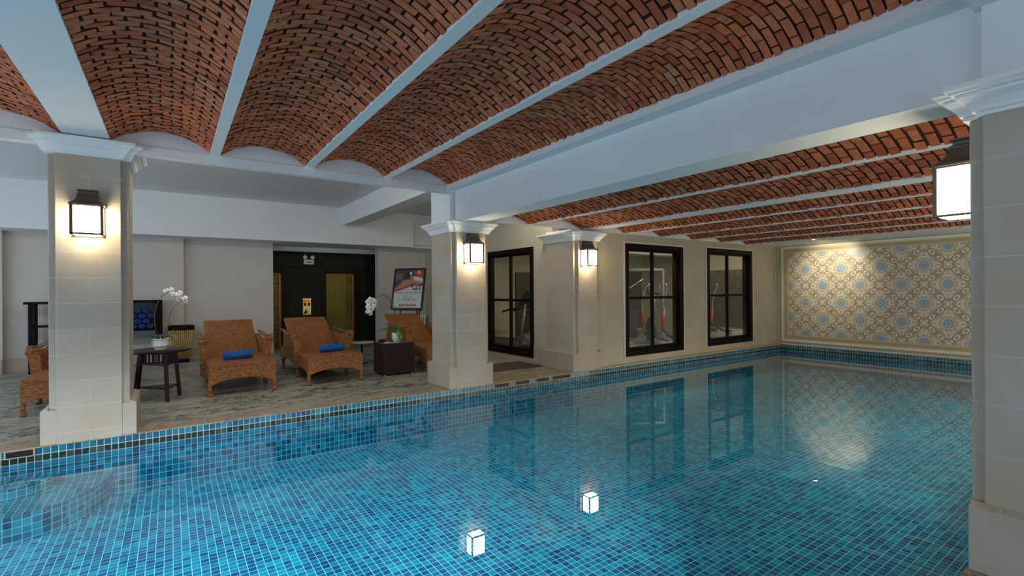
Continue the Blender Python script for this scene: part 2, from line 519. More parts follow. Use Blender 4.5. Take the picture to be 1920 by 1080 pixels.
# ------------------------------------------------------------------ the setting: pool
YF, YN, XE, XL, ZW, ZF = 6.56, .72, 13.5, -3.2, -.16, -.60   # far rim, near rim, end wall, left end, water, floor
m = MB(); m.box(XL - .1, XE + .1, YN - .1, YF + .1, ZF - .1, ZF); st(m.build('pool_floor', M_poolfloor), 'pool floor of small teal and blue mosaic tiles under the water')
m = MB()
for z0, z1, mi in ((ZF - .05, -.142, 0), (-.142, -.075, 2), (-.075, -.008, 1)):
    m.box(XL, XE, YF, YF + .1, z0, z1, mi); m.box(XE, XE + .1, YN, YF + .1, z0, z1, mi)
    m.box(XL, XE, YN - .1, YN, z0, z1, mi); m.box(XL - .1, XL, YN, YF, z0, z1, mi)
st(m.build('pool_wall', [M_poolwall, M_rowblue, M_rowdark]), 'mosaic tiled pool wall with a dark band along the rim')
m = MB(); m.box(XL, XE, YN, YF, ZW - .001, ZW)
m.f = [f for f in m.f if all(abs(m.v[i][2] - ZW) < 1e-6 for i in f)]; m.sm = [False] * len(m.f); m.mi = [0] * len(m.f)
st(m.build('pool_water', M_water, noflip=True), 'calm clear pool water mirroring the lanterns and tiles')


def curved_step(pts, z1, z0, name, label):
    n = len(pts); poly = [(XL, YF)] + [(XL, pts[0][1])] + pts + [(pts[-1][0], YF)]
    m = MB(); m.prism(poly, 2, z0, z1); return st(m.build(name, M_poolwall2), label)


M_poolwall2 = mosaic_mat('pool_step_mosaic', .058, .058, [(0, (.004, .05, .10)), (.5, (.008, .17, .28)), (1, (.02, .36, .48))], (.28, .60, .64), .04)
up_pts = [(-1.26, 6.19), (-1.19, 6.19), (-1.13, 6.21), (-1.06, 6.25), (-1.0, 6.31), (-.95, 6.37), (-.92, 6.45), (-.91, 6.56)]
lo_pts = [(-1.17, 5.72), (-1.11, 5.73), (-1.05, 5.74), (-.98, 5.76), (-.92, 5.79), (-.86, 5.83), (-.79, 5.89), (-.73, 5.96), (-.67, 6.04), (-.61, 6.15), (-.56, 6.26), (-.53, 6.39), (-.52, 6.56)]
curved_step(lo_pts, -.365, ZF, 'pool_step_floor', 'wide lower curved pool step beside the big left pillar')
curved_step(up_pts, -.265, -.365, 'pool_step_floor', 'small upper curved pool step under the skimmer slot')

# overflow slots in the rim (black strip paints the recess shade, inside a thin frame)
slots = [(-1.30, -1.11), (4.25, 4.53), (4.66, 4.95), (5.10, 5.38), (5.46, 5.88)]
slot_at = ['left of the big pillar at the steps', 'nearest the middle pillar', 'second from the middle pillar', 'third from the middle pillar', 'longest and nearest the third pillar']
for (x0, x1), wh in zip(slots, slot_at):
    t = thing('overflow_slot', 'dark overflow slot in the pool rim, ' + wh, 'pool drain', (x0, YF, -.072), 0, 'overflow slots in the pool rim')
    L = x1 - x0; q = MB(); q.box(0, L, -.006, .0, 0, .06); q.build('slot_shade_strip', M_black, t)
    q = MB(); q.box(-.012, L + .012, -.010, .0, .058, .068); q.box(-.012, L + .012, -.010, .0, -.008, .0); q.box(-.012, 0, -.010, .0, 0, .06); q.box(L, L + .012, -.010, .0, 0, .06); q.build('slot_frame', M_ledge, t)

# floors and coping
m = MB(); m.box(-5, 6.12, 6.94, 13.3, -.1, 0); st(m.build('floor', M_deck), 'grey stone floor of the lounge deck')
m = MB(); m.box(-5, 6.6, YF - .012, 6.94, -.008, 0, 0)
m.box(-5, XE + .1, -3.2, YN + .012, -.1, 0, 0); m.box(-5, XL, YN, YF, -.1, 0, 0)
m.box(-5, 6.6, YF + .1, 6.94, -.1, -.008, 0)
st(m.build('coping_floor', M_coping), 'brown stone coping along the pool edge')
m = MB(); m.box(6.55, XE, YF - .012, 6.70, -.008, .02); st(m.build('trim_1', M_ledge), 'sandy stone ledge below the gym windows')
m = MB(); m.box(-5, 7, 13.3, 14.3, -.1, -.001); st(m.build('floor', M_lobbyfloor), 'greenish lobby floor before the lifts')


# ------------------------------------------------------------------ vaulted brick ceilings
def vault(x0, x1, y0, y1, zs, rise, ring, seglen, name, label, seed, gap=.005):
    R = random.Random(seed); c = x1 - x0; rad = (c * c / 4 + rise * rise) / (2 * rise); xm = (x0 + x1) / 2; zc = zs + rise - rad
    half = math.asin(min(1, c / 2 / rad)); arc = 2 * half * rad
    nb = max(4, round(arc / seglen)); da = 2 * half / nb; nr = round((y1 - y0) / ring); dy = (y1 - y0) / nr
    V = []; Fc = []; att = []
    def P(a, y, dr): return (xm + (rad + dr) * math.sin(a), y, zc + (rad + dr) * math.cos(a))
    # mortar backing
    ns = 24
    for k in range(ns + 1):
        a = -half + 2 * half * k / ns
        V.append(P(a, y0, .017)); V.append(P(a, y1, .017))
    for k in range(ns): Fc.append((2 * k, 2 * k + 2, 2 * k + 3, 2 * k + 1)); att.append(0)
    nbk = len(Fc)
    for i in range(nr):
        off = 0 if i % 2 else .5
        off += R.uniform(-.06, .06)
        k = -1 if off else 0
        for k in range(-1, nb + 1):
            a0 = -half + (k + off) * da; a1 = a0 + da
            a0 = max(a0, -half - .012); a1 = min(a1, half + .012)
            if a1 - a0 < da * .18: continue
            g = R.uniform(gap * .8, gap * 1.5) / rad; gy = R.uniform(.004, .0075) * (ring / .065) ** 1.6
            ja = R.uniform(-.003, .003) / rad; dd = R.uniform(-.005, .005)
            A0, A1 = a0 + g + ja, a1 - g + ja; Y0, Y1 = y0 + i * dy + gy, y0 + (i + 1) * dy - gy
            tl = R.uniform(-.004, .004); b = .005; ba = b / rad
            n = len(V)
            for aa, yy in ((A0, Y0), (A1, Y0), (A1, Y1), (A0, Y1)): V.append(P(aa, yy + R.uniform(-.002, .002), .03))
            for aa, yy in ((A0, Y0), (A1, Y0), (A1, Y1), (A0, Y1)): V.append(P(aa, yy, dd + .004))
            for aa, yy, s_ in ((A0 + ba, Y0 + b, 1), (A1 - ba, Y0 + b, 1), (A1 - ba, Y1 - b, -1), (A0 + ba, Y1 - b, -1)): V.append(P(aa, yy, dd + tl * s_))
            rv = R.random()
            for q in range(4):
                q2 = (q + 1) % 4
                Fc.append((n + q, n + q2, n + 4 + q2, n + 4 + q)); Fc.append((n + 4 + q, n + 4 + q2, n + 8 + q2, n + 8 + q)); att += [rv, rv]
            Fc.append((n + 8, n + 9, n + 10, n + 11)); att.append(rv)
    me = bpy.data.meshes.new(name); me.from_pydata(V, [], Fc); me.materials.append(M_brick); me.materials.append(M_mortar)
    mi = [1] * nbk + [1, 0] * 0 + [(1 if (q % 9) in (0, 2, 4, 6) else 0) for q in range(len(Fc) - nbk)]; me.polygons.foreach_set('material_index', mi)
    A = me.attributes.new('rnd', 'FLOAT', 'FACE'); A.data.foreach_set('value', att)
    me.update(); o = bpy.data.objects.new(name, me); COL.objects.link(o); return st(o, label)


def tympanum(x0, x1, y0, y1, zs, rise, ztop, m):
    """wall piece filling the arch end, below the bricks"""
    c = x1 - x0; rad = (c * c / 4 + rise * rise) / (2 * rise); xm = (x0 + x1) / 2; zc = zs + rise - rad; half = math.asin(c / 2 / rad)
    pts = [(x0, zs)]
    for k in range(17):
        a = -half + 2 * half * k / 16; pts.append((xm + (rad + .02) * math.sin(a), zc + (rad + .02) * math.cos(a)))
    pts.append((x1, zs)); m.prism(pts, 1, y0, y1)


ZS1 = 3.10
front = [(-3.05, -2.00), (-1.93, -.88), (-.51, .372), (.472, 1.40), (1.498, 2.44), (2.532, 3.42)]
fl = ['front brick vault outside the frame on the left', 'front brick vault left of the wide beam over the big pillar', 'front brick vault just right of the wide beam', 'front brick vault second from the wide beam', 'front brick vault third from the wide beam', 'front brick vault beside the long pool beam']
YC0 = .72
for i, ((x0, x1), lb) in enumerate(zip(front, fl)):
    vault(x0, x1, YC0, YF + .01, ZS1, .165, .065, .160, 'vaulted_ceiling', lb, 10 + i, .0045 if i == 5 else .0075)
m = MB()
edges = [-5.0] + [e for v_ in front for e in v_]
for x0, x1 in zip(edges[0::2], edges[1::2]): m.box(x0, x1, YC0, YF, ZS1 - .012, ZS1 + .35)
for x0, x1 in front:
    tympanum(x0, x1, YF + .01, YF + .08, ZS1, .165, 0, m); tympanum(x0, x1, YC0 - .05, YC0, ZS1, .165, 0, m)
m.box(-5, 3.6, YC0 - .1, YF + .2, ZS1 + .30, ZS1 + .36)
st(m.build('ceiling', M_white), 'flat white ribs and arch ends between the front brick vaults')
# end beam over the pillars, and its twin above the near deck
m = MB(); m.box(-5, 3.6, YF, YF + .11, 2.985, 3.085); m.box(-5, 3.6, YF + .01, YF + .11, 3.06, ZS1 + .001)
m.box(-5, 3.6, .12, YC0 - .02, 2.985, ZS1)
m.box(-5, 3.6, YF + .08, YF + .11, ZS1, 3.75)
st(m.build('ceiling_beam', M_white), 'white beam closing the front vaults above the pillars')
# long beam across the pool, stepped
m = MB(); m.box(3.579, 3.925, -3.2, YF + .04, 2.552, 3.6)
m.box(3.42, 3.60, YC0 - .02, YF + .05, 3.035, 3.6)
st(m.build('ceiling_beam', M_white), 'deep white stepped beam crossing the pool between two ceilings')
# right hand vaults
ZS2 = 2.62
rightv = [(3.93, 4.98), (5.045, 6.21), (6.50, 7.41), (7.465, 8.53), (8.585, 9.64), (9.695, 10.78), (10.835, 11.88)]
rl = ['against the long pool beam', 'second from the long pool beam', 'just past the wide beam over the third pillar', 'fourth from the long pool beam', 'fifth from the long pool beam', 'sixth from the long pool beam', 'nearest the patterned tile wall']
for i, ((x0, x1), lb) in enumerate(zip(rightv, rl)):
    vault(x0, x1, -.5, YF + (.08 if x0 > 6 else .04), ZS2, .135, .088, .185, 'vaulted_ceiling', 'low brick vault ' + lb, 40 + i, .007)
m = MB(); ed = [3.9] + [e for v_ in rightv for e in v_]
for x0, x1 in zip(ed[0::2], ed[1::2]): m.box(x0, x1, -.5, YF + .1, ZS2 - .010, ZS2 + .3)
m.box(11.88, XE + .1, -.5, YF + .1, ZS2 + .015, ZS2 + .3)
for x0, x1 in rightv: tympanum(x0, x1, YF + (.082 if x0 > 6 else .045), YF + .11, ZS2, .135, 0, m)
m.box(3.9, XE, -.5, YF + .1, ZS2 + .2, ZS2 + .3)
st(m.build('ceiling', M_white), 'thin white ribs between the low brick vaults over the far pool')
m = MB(); m.box(3.9, XE + .1, -3.2, -.5, 2.6, 2.7); m.box(-5, 3.6, -3.2, .12, 2.985, 3.1); st(m.build('ceiling', M_white), 'flat white ceiling above the near deck')
# lounge ceiling, bulkhead, inner beam
m = MB(); m.box(-5, 6.2, YF + .1, 12.5, 3.60, 3.7); st(m.build('ceiling', M_white), 'flat white lounge ceiling')
m = MB(); m.box(-5, 5.42, 12.40, 12.6, 2.70, 3.62); m.box(5.42, 6.2, 12.52, 12.6, 2.78, 3.62); m.box(-5, 6.2, 12.6, 14.3, 2.70, 2.8)
st(m.build('ceiling_beam', M_white), 'white bulkhead across the back of the lounge')
m = MB(); m.box(3.50, 3.90, YF + .11, 12.4, 3.155, 3.62); st(m.build('ceiling_beam', M_white), 'white beam running back from the middle pillar')
m = MB(); m.box(3.925, 6.2, YF + .11, YF + .16, 2.64, 3.6); st(m.build('wall_upper', M_white), 'white wall strip above the vault ends')


# ------------------------------------------------------------------ stone pillars
def outline(cx, yp, sgn, pw, cw, depth, off=0., nopanel=False):
    """plan outline; panel face at y=yp, body behind it. sgn=+1: body lies at larger y"""
    yc = yp + sgn * .062; yb = yc + sgn * depth
    if nopanel: P = [(cx - cw, yc), (cx + cw, yc), (cx + cw, yb), (cx - cw, yb)]
    else: P = [(cx - cw, yc), (cx - pw, yc), (cx - pw, yp), (cx + pw, yp), (cx + pw, yc), (cx + cw, yc), (cx + cw, yb), (cx - cw, yb)]
    if sgn < 0: P = P[::-1]
    if off:
        n = len(P); Q = []
        for i in range(n):
            p0, p1, p2 = Vector(P[i - 1]), Vector(P[i]), Vector(P[(i + 1) % n])
            n1 = Vector(((p1 - p0).y, -(p1 - p0).x)).normalized(); n2 = Vector(((p2 - p1).y, -(p2 - p1).x)).normalized()
            Q.append(tuple(p1 + (n1 + n2) * off)) 
        P = Q
    return P


def moulding(name, prof, args, mat, parent):
    m = MB(); rings = []
    for off, z in prof:
        rings.append([(x, y, z) for x, y in outline(*args, off=off)])
    n = len(rings[0]); vs_ = [p for r in rings for p in r]
    fs_ = [(i * n + k, i * n + (k + 1) % n, (i + 1) * n + (k + 1) % n, (i + 1) * n + k) for i in range(len(prof) - 1) for k in range(n)]
    fs_ += [tuple(range(n - 1, -1, -1)), tuple((len(prof) - 1) * n + k for k in range(n))]
    m.add(vs_, fs_); return m.build(name, mat, parent)


CAP = [(.0, 0), (.022, .0), (.022, .018), (.035, .024), (.042, .045), (.058, .072), (.082, .092), (.090, .098), (.090, .112), (.108, .118), (.116, .130), (.130, .140), (.130, .165), (.0, .165)]


def pillar(cx, yp, sgn, pw, cw, depth, zcap, ztop, label, zbase=.36):
    a = (cx, yp, sgn, pw, cw, depth)
    t = bpy.data.objects.new('stone_pillar', None); COL.objects.link(t); st(t, label)
    t.location = (cx, yp + sgn * .35, 0); inv = Vector((-cx, -(yp + sgn * .35), 0))
    ps = []
    yc = yp + sgn * .062
    m = MB(); m.box(cx - cw, cx + cw, min(yc, yc + sgn * depth), max(yc, yc + sgn * depth), 0, zcap + .01); ps.append(m.build('shaft', stone_for(cx, True), t, bevel=.006))
    m = MB(); m.box(cx - pw, cx + pw, min(yp, yc + sgn * .01), max(yp, yc + sgn * .01), -.004, zcap + .01); ps.append(m.build('face_panel', stone_for(cx, False), t, bevel=.006))
    ps.append(moulding('plinth', [(.058, 0), (.058, zbase - .025), (.05, zbase - .012), (.0, zbase)], a + (0, True)[:0], M_basestone, t) if False else None)
    m = MB()
    o = .058; y0, y1 = min(yc - sgn * .055, yc + sgn * (depth + o)), max(yc - sgn * .055, yc + sgn * (depth + o))
    for zz0, zz1, oo in ((0, zbase - .022, 0.),):
        for xa, xb in ((cx - cw - o, cx - pw + .001), (cx + pw - .001, cx + cw + o)):
            m.box(xa, xb, y0, y1, zz0, zz1)
        m.box(cx - pw, cx + pw, y0 if sgn < 0 else yc, y1 if sgn > 0 else yc, zz0, zz1)
    # sloping top of plinth
    for xa, xb, xs in ((cx - cw - o, cx - cw, 1), (cx + cw, cx + cw + o, -1)):
        lo = xa if xs > 0 else xb; hi = xb if xs > 0 else xa
        m.prism([(lo, zbase - .022), (hi, zbase), (hi, zbase - .03)], 1, y0, y1)
    ps.append(m.build('plinth', M_basestone, t, bevel=.005))
    ps.append(moulding('capital', [(o_, zcap + h) for o_, h in CAP], a, M_moulding, t))
    if ztop > zcap + .17:
        m = MB(); m.box(cx - cw, cx + cw, min(yc, yc + sgn * depth), max(yc, yc + sgn * depth), zcap + .165, ztop); ps.append(m.build('plaster_head', M_white, t))
    for p in ps:
        if p: p.location = inv
    return t


_sm = {}
def stone_for(cx, core):
    k = (round(cx, 2), core)
    if k not in _sm:
        if core: _sm[k] = stone_mat('limestone_core', 3.1, .26, cx - 1.5, .10)
        else: _sm[k] = stone_mat('limestone_face', .52, .26, cx, .10)
    return _sm[k]


pillar(-.688, YF - .004, 1, .257, .318, .66, 2.905, 2.99, 'broad limestone pillar standing at the curved pool steps')
pillar(3.838, YF - .004, 1, .262, .335, .66, 2.405, 3.16, 'limestone pillar under the far end of the long pool beam')
pillar(6.335, YF - .004, 1, .238, .315, .78, 2.405, 2.625, 'limestone pillar beside the sandy ledge and first gym window')
pillar(3.838, .727, -1, .262, .318, .62, 2.405, 3.1, 'near limestone pillar at the pool edge cut off by the picture side')


# ------------------------------------------------------------------ walls
def wall_y(name, y0, y1, x0, x1, z0, z1, holes, mat, label):
    m = MB(); xs = x0
    for hx0, hx1, hz0, hz1 in sorted(holes):
        m.box(xs, hx0, y0, y1, z0, z1); m.box(hx0, hx1, y0, y1, z0, hz0) if hz0 > z0 else None; m.box(hx0, hx1, y0, y1, hz1, z1); xs = hx1
    m.box(xs, x1, y0, y1, z0, z1); return st(m.build(name, mat), label)


def wall_x(name, x0, x1, y0, y1, z0, z1, holes, mat, label):
    m = MB(); ys = y0
    for hy0, hy1, hz0, hz1 in sorted(holes):
        m.box(x0, x1, ys, hy0, z0, z1); m.box(x0, x1, hy0, hy1, z0, hz0); m.box(x0, x1, hy0, hy1, hz1, z1); ys = hy1
    m.box(x0, x1, ys, y1, z0, z1); return st(m.build(name, mat), label)


W1 = (7.44, 9.33, .15, 2.435); W2 = (10.23, 12.215, .16, 2.465); W0 = (7.90, 9.78, .10, 2.40)
wall_y('wall_window', 6.655, 6.86, 6.6, XE + .1, 0, 2.95, [W1, W2], M_stonewall, 'limestone wall with two tall gym windows')
wall_x('wall_gym_side', 6.10, 6.28, 7.3, 13.2, 0, 3.62, [W0], M_beige, 'beige wall of the gym facing the lounge')
m = MB(); m.box(6.055, 6.10, 7.40, 7.86, 0, .36); m.box(5.99, 6.10, 7.40, 13.1, 0, .075); st(m.build('baseboard_gym', M_basestone), 'stone skirting and low kerb under the side window')
m = MB(); m.box(XE, XE + .12, -.6, 6.66, 0, 2.95); st(m.build('wall_end', M_panel), 'end wall covered in patterned tiles with blue medallions')
m = MB(); m.box(XE - .03, XE, 6.60, 6.655, .02, 2.63); m.box(XE - .16, XE - .13, 6.63, 6.655, .02, 2.63); st(m.build('trim_2', M_stonewall), 'stone corner strips beside the patterned wall')
# back walls of the lounge
m = MB(); m.box(-2.60, -.17, 13.10, 13.3, 0, 2.71); m.box(-.17, .228, 13.07, 13.3, 0, 2.71); m.box(-5, -2.60, 12.95, 13.3, 0, 2.71); m.box(.22, 2.06, 13.20, 13.34, 0, 2.71)
st(m.build('wall_back', M_pink), 'pale back wall of the lounge with a shallow recess')
m = MB(); m.box(4.69, 6.2, 13.1, 13.34, 0, 2.80); st(m.build('wall_back', M_pink), 'pale back wall behind the poster easel')
m = MB(); m.box(-2.60, .228, 13.055, 13.10, 0, .26); m.box(.228, 2.06, 13.16, 13.2, 0, .26); m.box(4.89, 6.2, 13.06, 13.1, 0, .26); m.box(-5, -2.6, 12.91, 12.95, 0, .26)
st(m.build('baseboard_back', M_basestone), 'stone skirting along the lounge back wall')
# lift lobby
m = MB(); m.box(1.6, 2.37, 13.90, 14.0, 2.0, 2.6); m.box(2.37, 3.44, 13.90, 14.0, 0, 2.6); m.box(3.44, 4.34, 13.9, 14.0, 2.04, 2.6); m.box(4.34, 7, 13.9, 14.0, 0, 2.6)
st(m.build('wall_lobby', M_lobby), 'dark embossed panel wall around the lifts')
m = MB(); m.box(1.2, 7, 13.86, 13.9, 2.58, 2.70); m.box(4.69, 4.70, 13.34, 13.36, 0, 2.7); st(m.build('trim_3', M_moulding), 'pale cornice above the dark lobby wall')
m = MB(); m.box(1.2, 7, 13.885, 13.9, 2.165, 2.185); m.box(2.50, 2.515, 13.89, 13.9, 0, 2.58); m.box(3.38, 3.392, 13.89, 13.9, 2.18, 2.58); m.box(4.62, 4.632, 13.89, 13.9, 0, 2.58)
st(m.build('trim_4', M_darkwood), 'thin dark joints in the lobby panelling')


def lift(x0, x1, n, label, closed):
    t = bpy.data.objects.new('door_%d' % n, None); COL.objects.link(t); st(t, label); t.location = (x0, 13.9, 0); W = x1 - x0
    m = MB(); m.box(-.13, 0, -.02, .03, 0, 2.12); m.box(W, W + .16, -.02, .03, 0, 2.12); m.box(0, W, -.02, .03, 2.0, 2.12)
    m.build('door_frame', M_liftframe, t, bevel=.006)
    m = MB(); m.box(.012, W * .76, .10, .13, 0, 1.99); m.build('door_leaf', M_liftdoor, t)
    m = MB(); m.box(W * .76, W * .93, .07, .14, 0, 1.99); m.build('side_panel', M_liftside, t)
    m = MB(); m.box(W * .93, W, .03, .14, 0, 1.99); m.box(0, .02, .03, .14, 0, 2.0); m.box(0, W, .03, .14, 1.98, 2.0); m.build('jamb_strip', plain('dull_brass', (.30, .17, .05), .45, metal=1), t)
    return t


M_liftframe = plain('lift_frame_wood', (.016, .006, .004), .4, spec=.12)
lift(3.50, 4.27, 1, 'lift door of olive etched brass in a dark frame', True)
lift(1.60, 2.364, 2, 'lift door mostly hidden by the pale wall', True)
m = MB(); m.box(1.2, 7, 14.05, 14.12, 0, 2.6); m.box(6.9, 7, 13.3, 14.1, 0, 2.7); st(m.build('wall_lift_shaft', M_darkwood), 'dark back of the lift openings')

t = thing('lift_call_panel', 'brass lift call plate with two dark displays on the dark panel wall', 'lift panel', (2.995, 13.9, .88))
m = MB(); m.box(-.105, .105, -.018, 0, 0, .45); m.build('plate', M_brass, t, bevel=.006)
for k, x in enumerate((-.055, .045)):
    m = MB(); m.box(x - .032, x + .032, -.024, -.016, .24, .39); d_ = m.build('display', M_black, t)
    m = MB(); m.box(x - .008, x + .008, -.027, -.023, .33, .37); m.build('red_digit', emit('red_digit_glow', (1, .05, .02), 2), d_)
m = MB(); m.lathe([(.012, 0), (.03, .004), (.03, .012), (.0, .016)], M=Matrix.Translation((0, -.018, .13)) @ Matrix.Rotation(PI / 2, 4, 'X'), seg=16); m.build('button', M_ceramic, t)
m = MB(); m.prism([(-.09, .01), (.0, .04), (.03, .12), (-.02, .17), (-.07, .09)], 1, -.020, -.017); m.build('engraving', plain('engraved_brass', (.12, .07, .03), .5, metal=.7), t)

t = thing('emergency_light', 'pale twin-headed emergency light on the dark panel wall', 'emergency light', (3.04, 13.9, 2.24))
M_pale = plain('pale_green_plastic', (.55, .66, .48), .4)
m = MB(); m.box(-.13, .13, -.07, 0, 0, .13); m.build('battery_box', M_pale, t, bevel=.01)
m = MB(); m.box(-.06, .06, -.075, -.068, .045, .07); m.build('vent', M_black, t)
for x in (-.095, .095):
    m = MB(); m.lathe([(.02, 0), (.052, .02), (.055, .05), (.048, .056), (.0, .05)], M=Matrix.Translation((x, -.02, .19)) @ Matrix.Rotation(PI / 2, 4, 'X'), seg=18)
    m.tube([(x, -.03, .12), (x, -.03, .16)], .012); h = m.build('lamp_head', M_pale, t)
    m = MB(); m.lathe([(.0, .0), (.036, .002), (.036, .006), (0, .008)], M=Matrix.Translation((x, -.073, .19)) @ Matrix.Rotation(PI / 2, 4, 'X'), seg=16); m.build('lens', M_ceramic, h)
m = MB(); m.tube([(-.08, -.01, .13), (-.085, -.008, .22), (-.09, -.008, .34)], .004, 6); m.build('cable', M_pale, t)


# ------------------------------------------------------------------ windows
def window(n, W, H, origin, rotz, glass, label):
    """origin: lower left corner seen from the pool side; local +x along the wall, +y into the wall"""
    t = bpy.data.objects.new('window_%d' % n, None); COL.objects.link(t); t.location = origin; t.rotation_euler = (0, 0, rotz); st(t, label)
    m = MB(); f = .105
    m.prism([(0, 0), (W, 0), (W, H), (0, H)][:0] or [(0, 0), (f, f), (W - f, f), (W, 0)], 1, -.03, .14)
    m.prism([(0, 0), (0, H), (f, H - f), (f, f)], 1, -.03, .14); m.prism([(W, 0), (W - f, f), (W - f, H - f), (W, H)], 1, -.03, .14)
    m.prism([(0, H), (W, H), (W - f, H - f), (f, H - f)], 1, -.03, .14)
    m.build('window_frame', M_darkwood, t, bevel=.012)
    m = MB(); g = f + .038; cx, cz = W / 2, H * .515
    for a, b, c, d in ((f, g, f, H - f), (W - g, W - f, f, H - f), (g, W - g, f, f + .055), (g, W - g, H - g, H - f)): m.box(a, b, .06, .17, c, d)
    m.box(cx - .024, cx + .024, .05, .12, f + .055, H - g); m.box(g, W - g, .05, .12, cz - .028, cz + .028)
    m.build('window_sash', M_darkwood, t, bevel=.006)
    zb = f + .055; zt = H - g
    for a, b, c, d in ((g, cx - .024, zb, cz - .028), (cx + .024, W - g, zb, cz - .028), (g, cx - .024, cz + .028, zt), (cx + .024, W - g, cz + .028, zt)):
        m = MB(); m.box(a, b, .084, .088, c, d); m.build('glass_pane', glass, t)
    m = MB(); e = .045
    for a, b, c, d in ((-e, 0, -.0, H + e), (W, W + e, -.0, H + e), (0, W, H, H + e)): m.box(a, b, -.022, .0, c, d)
    if n != 3: m.build('window_surround', M_ledgepale, t, bevel=.006)
    return t


M_ledgepale = plain('pale_stone_trim', (.62, .57, .47), .5)
window(1, W1[1] - W1[0], W1[3] - W1[2], (W1[0], 6.655, W1[2]), 0, M_wetglass, 'tall dark four-pane gym window next to the third pillar')
window(2, W2[1] - W2[0], W2[3] - W2[2], (W2[0], 6.655, W2[2]), 0, M_wetglass, 'tall dark four-pane gym window nearer the patterned wall')
window(3, W0[1] - W0[0], W0[3] - W0[2], (6.10, W0[1], W0[2]), -PI / 2, M_glass, 'dark four-pane gym window in the side wall above the mat')

# gym room shell
m = MB(); m.box(6.28, 14.5, 12.0, 12.1, 0, 2.9); m.box(14.4, 14.5, 6.86, 12, 0, 2.9); st(m.build('wall_gym_back', M_beige), 'beige inner walls of the gym')
m = MB(); m.box(6.28, 14.5, 6.86, 12.1, -.1, 0.0); st(m.build('floor', plain('gym_floor', (.30, .30, .29), .4, var=.1)), 'grey gym floor behind the windows')
m = MB(); m.box(6.28, 14.5, 6.86, 12.1, 2.82, 2.9); m.box(6.28, 14.4, 9.5, 9.9, 2.55, 2.82); st(m.build('ceiling', M_white), 'white gym ceiling with a dropped beam')
m = MB(); m.box(8.55, 9.2, 11.95, 12.0, 0, 2.05); m.box(14.35, 14.4, 7.2, 9.6, .3, 2.1); st(m.build('door_3', plain('painted_opening_shade', (.05, .045, .035), .4)), 'dark slabs standing in for shaded openings in the gym wall')  # flat slabs carry the openings' darkness as paint
m = MB(); m.box(10.2, 14.3, 11.96, 12.0, .1, 2.15); st(m.build('trim_5', plain('mirror_dark', (.10, .10, .09), .1, spec=.8)), 'dark mirror on the gym wall')
l = bpy.data.lights.new('gym_lamp', 'AREA'); l.shape = 'RECTANGLE'; l.size = 1.8; l.size_y = .12; l.energy = 75; l.color = (1, .9, .74)
for x, y in ((8.6, 7.02), (11.9, 7.02)):
    o = bpy.data.objects.new('gym_lamp', l); COL.objects.link(o); o.location = (x, y, 2.78)

# ------------------------------------------------------------------ lanterns
def lantern_proto(loc):
    t = thing('wall_lantern', 'lit square wall lantern on the broad pillar by the pool steps', 'wall lamp', loc, 0, 'square bronze wall lanterns')
    w_, d_, h = .125, .19, .30      # half width, depth (towards -y), glass height
    m = MB()
    for x in (-w_, w_ - .018):
        m.box(x, x + .018, -d_, -d_ + .018, 0, h); m.box(x, x + .018, -.02, -.004, 0, h)
        m.box(x - .004, x + .022, -d_ - .003, -d_ + .018, 0, h)
    for z in (0, h - .014):
        m.box(-w_, w_, -d_ - .003, -d_ + .018, z, z + .020); m.box(-w_, -w_ + .018, -d_, -.004, z, z + .014); m.box(w_ - .018, w_, -d_, -.004, z, z + .014)
    m.box(-w_, w_, -.016, 0, -.01, h + .02)
    m.build('cage', M_bronze, t, bevel=.002)
    # roof: concave flare then collar
    prof = [(1.10, 1.08, h - .004), (1.10, 1.08, h + .006), (.92, .93, h + .022), (.76, .80, h + .045), (.66, .70, h + .075), (.62, .66, h + .092), (.66, .70, h + .100), (.66, .70, h + .112), (.56, .60, h + .120), (.56, .60, h + .140), (.64, .68, h + .148), (.64, .68, h + .156)]
    vs_ = []
    for a, b, z in prof: vs_ += [(-w_ * a, 0, z), (w_ * a, 0, z), (w_ * a, -d_ * b, z), (-w_ * a, -d_ * b, z)]
    fs_ = [(i * 4 + k, i * 4 + (k + 1) % 4, i * 4 + 4 + (k + 1) % 4, i * 4 + 4 + k) for i in range(len(prof) - 1) for k in range(4)] + [(0, 1, 2, 3), tuple(len(prof) * 4 - 4 + k for k in range(4))]
    m = MB(); m.add(vs_, fs_); m.build('roof', M_bronze, t)
    m = MB(); m.box(-w_ + .016, w_ - .016, -d_ + .006, -d_ + .010, .012, h - .012); m.build('glass_front', M_lamp, t)
    for x in (-w_ + .006, w_ - .010):
        m = MB(); m.box(x, x + .004, -d_ + .016, -.018, .012, h - .012); m.build('glass_side', M_lamp, t)
    m = MB(); m.box(-w_ + .016, w_ - .016, -d_ + .016, -.02, .002, .006); m.build('glass_bottom', M_lamp, t)
    return t


LY = YF - .004
lan = lantern_proto((-.685, LY, 2.085))
dup(lan, (3.826, LY, 1.925), 0, 'lit square wall lantern on the pillar under the long pool beam')
dup(lan, (6.275, LY, 1.935), 0, 'lit square wall lantern on the pillar next to the first gym window')
dup(lan, (3.84, .727, 1.915), PI, 'large lit wall lantern on the near pillar cut by the picture side')

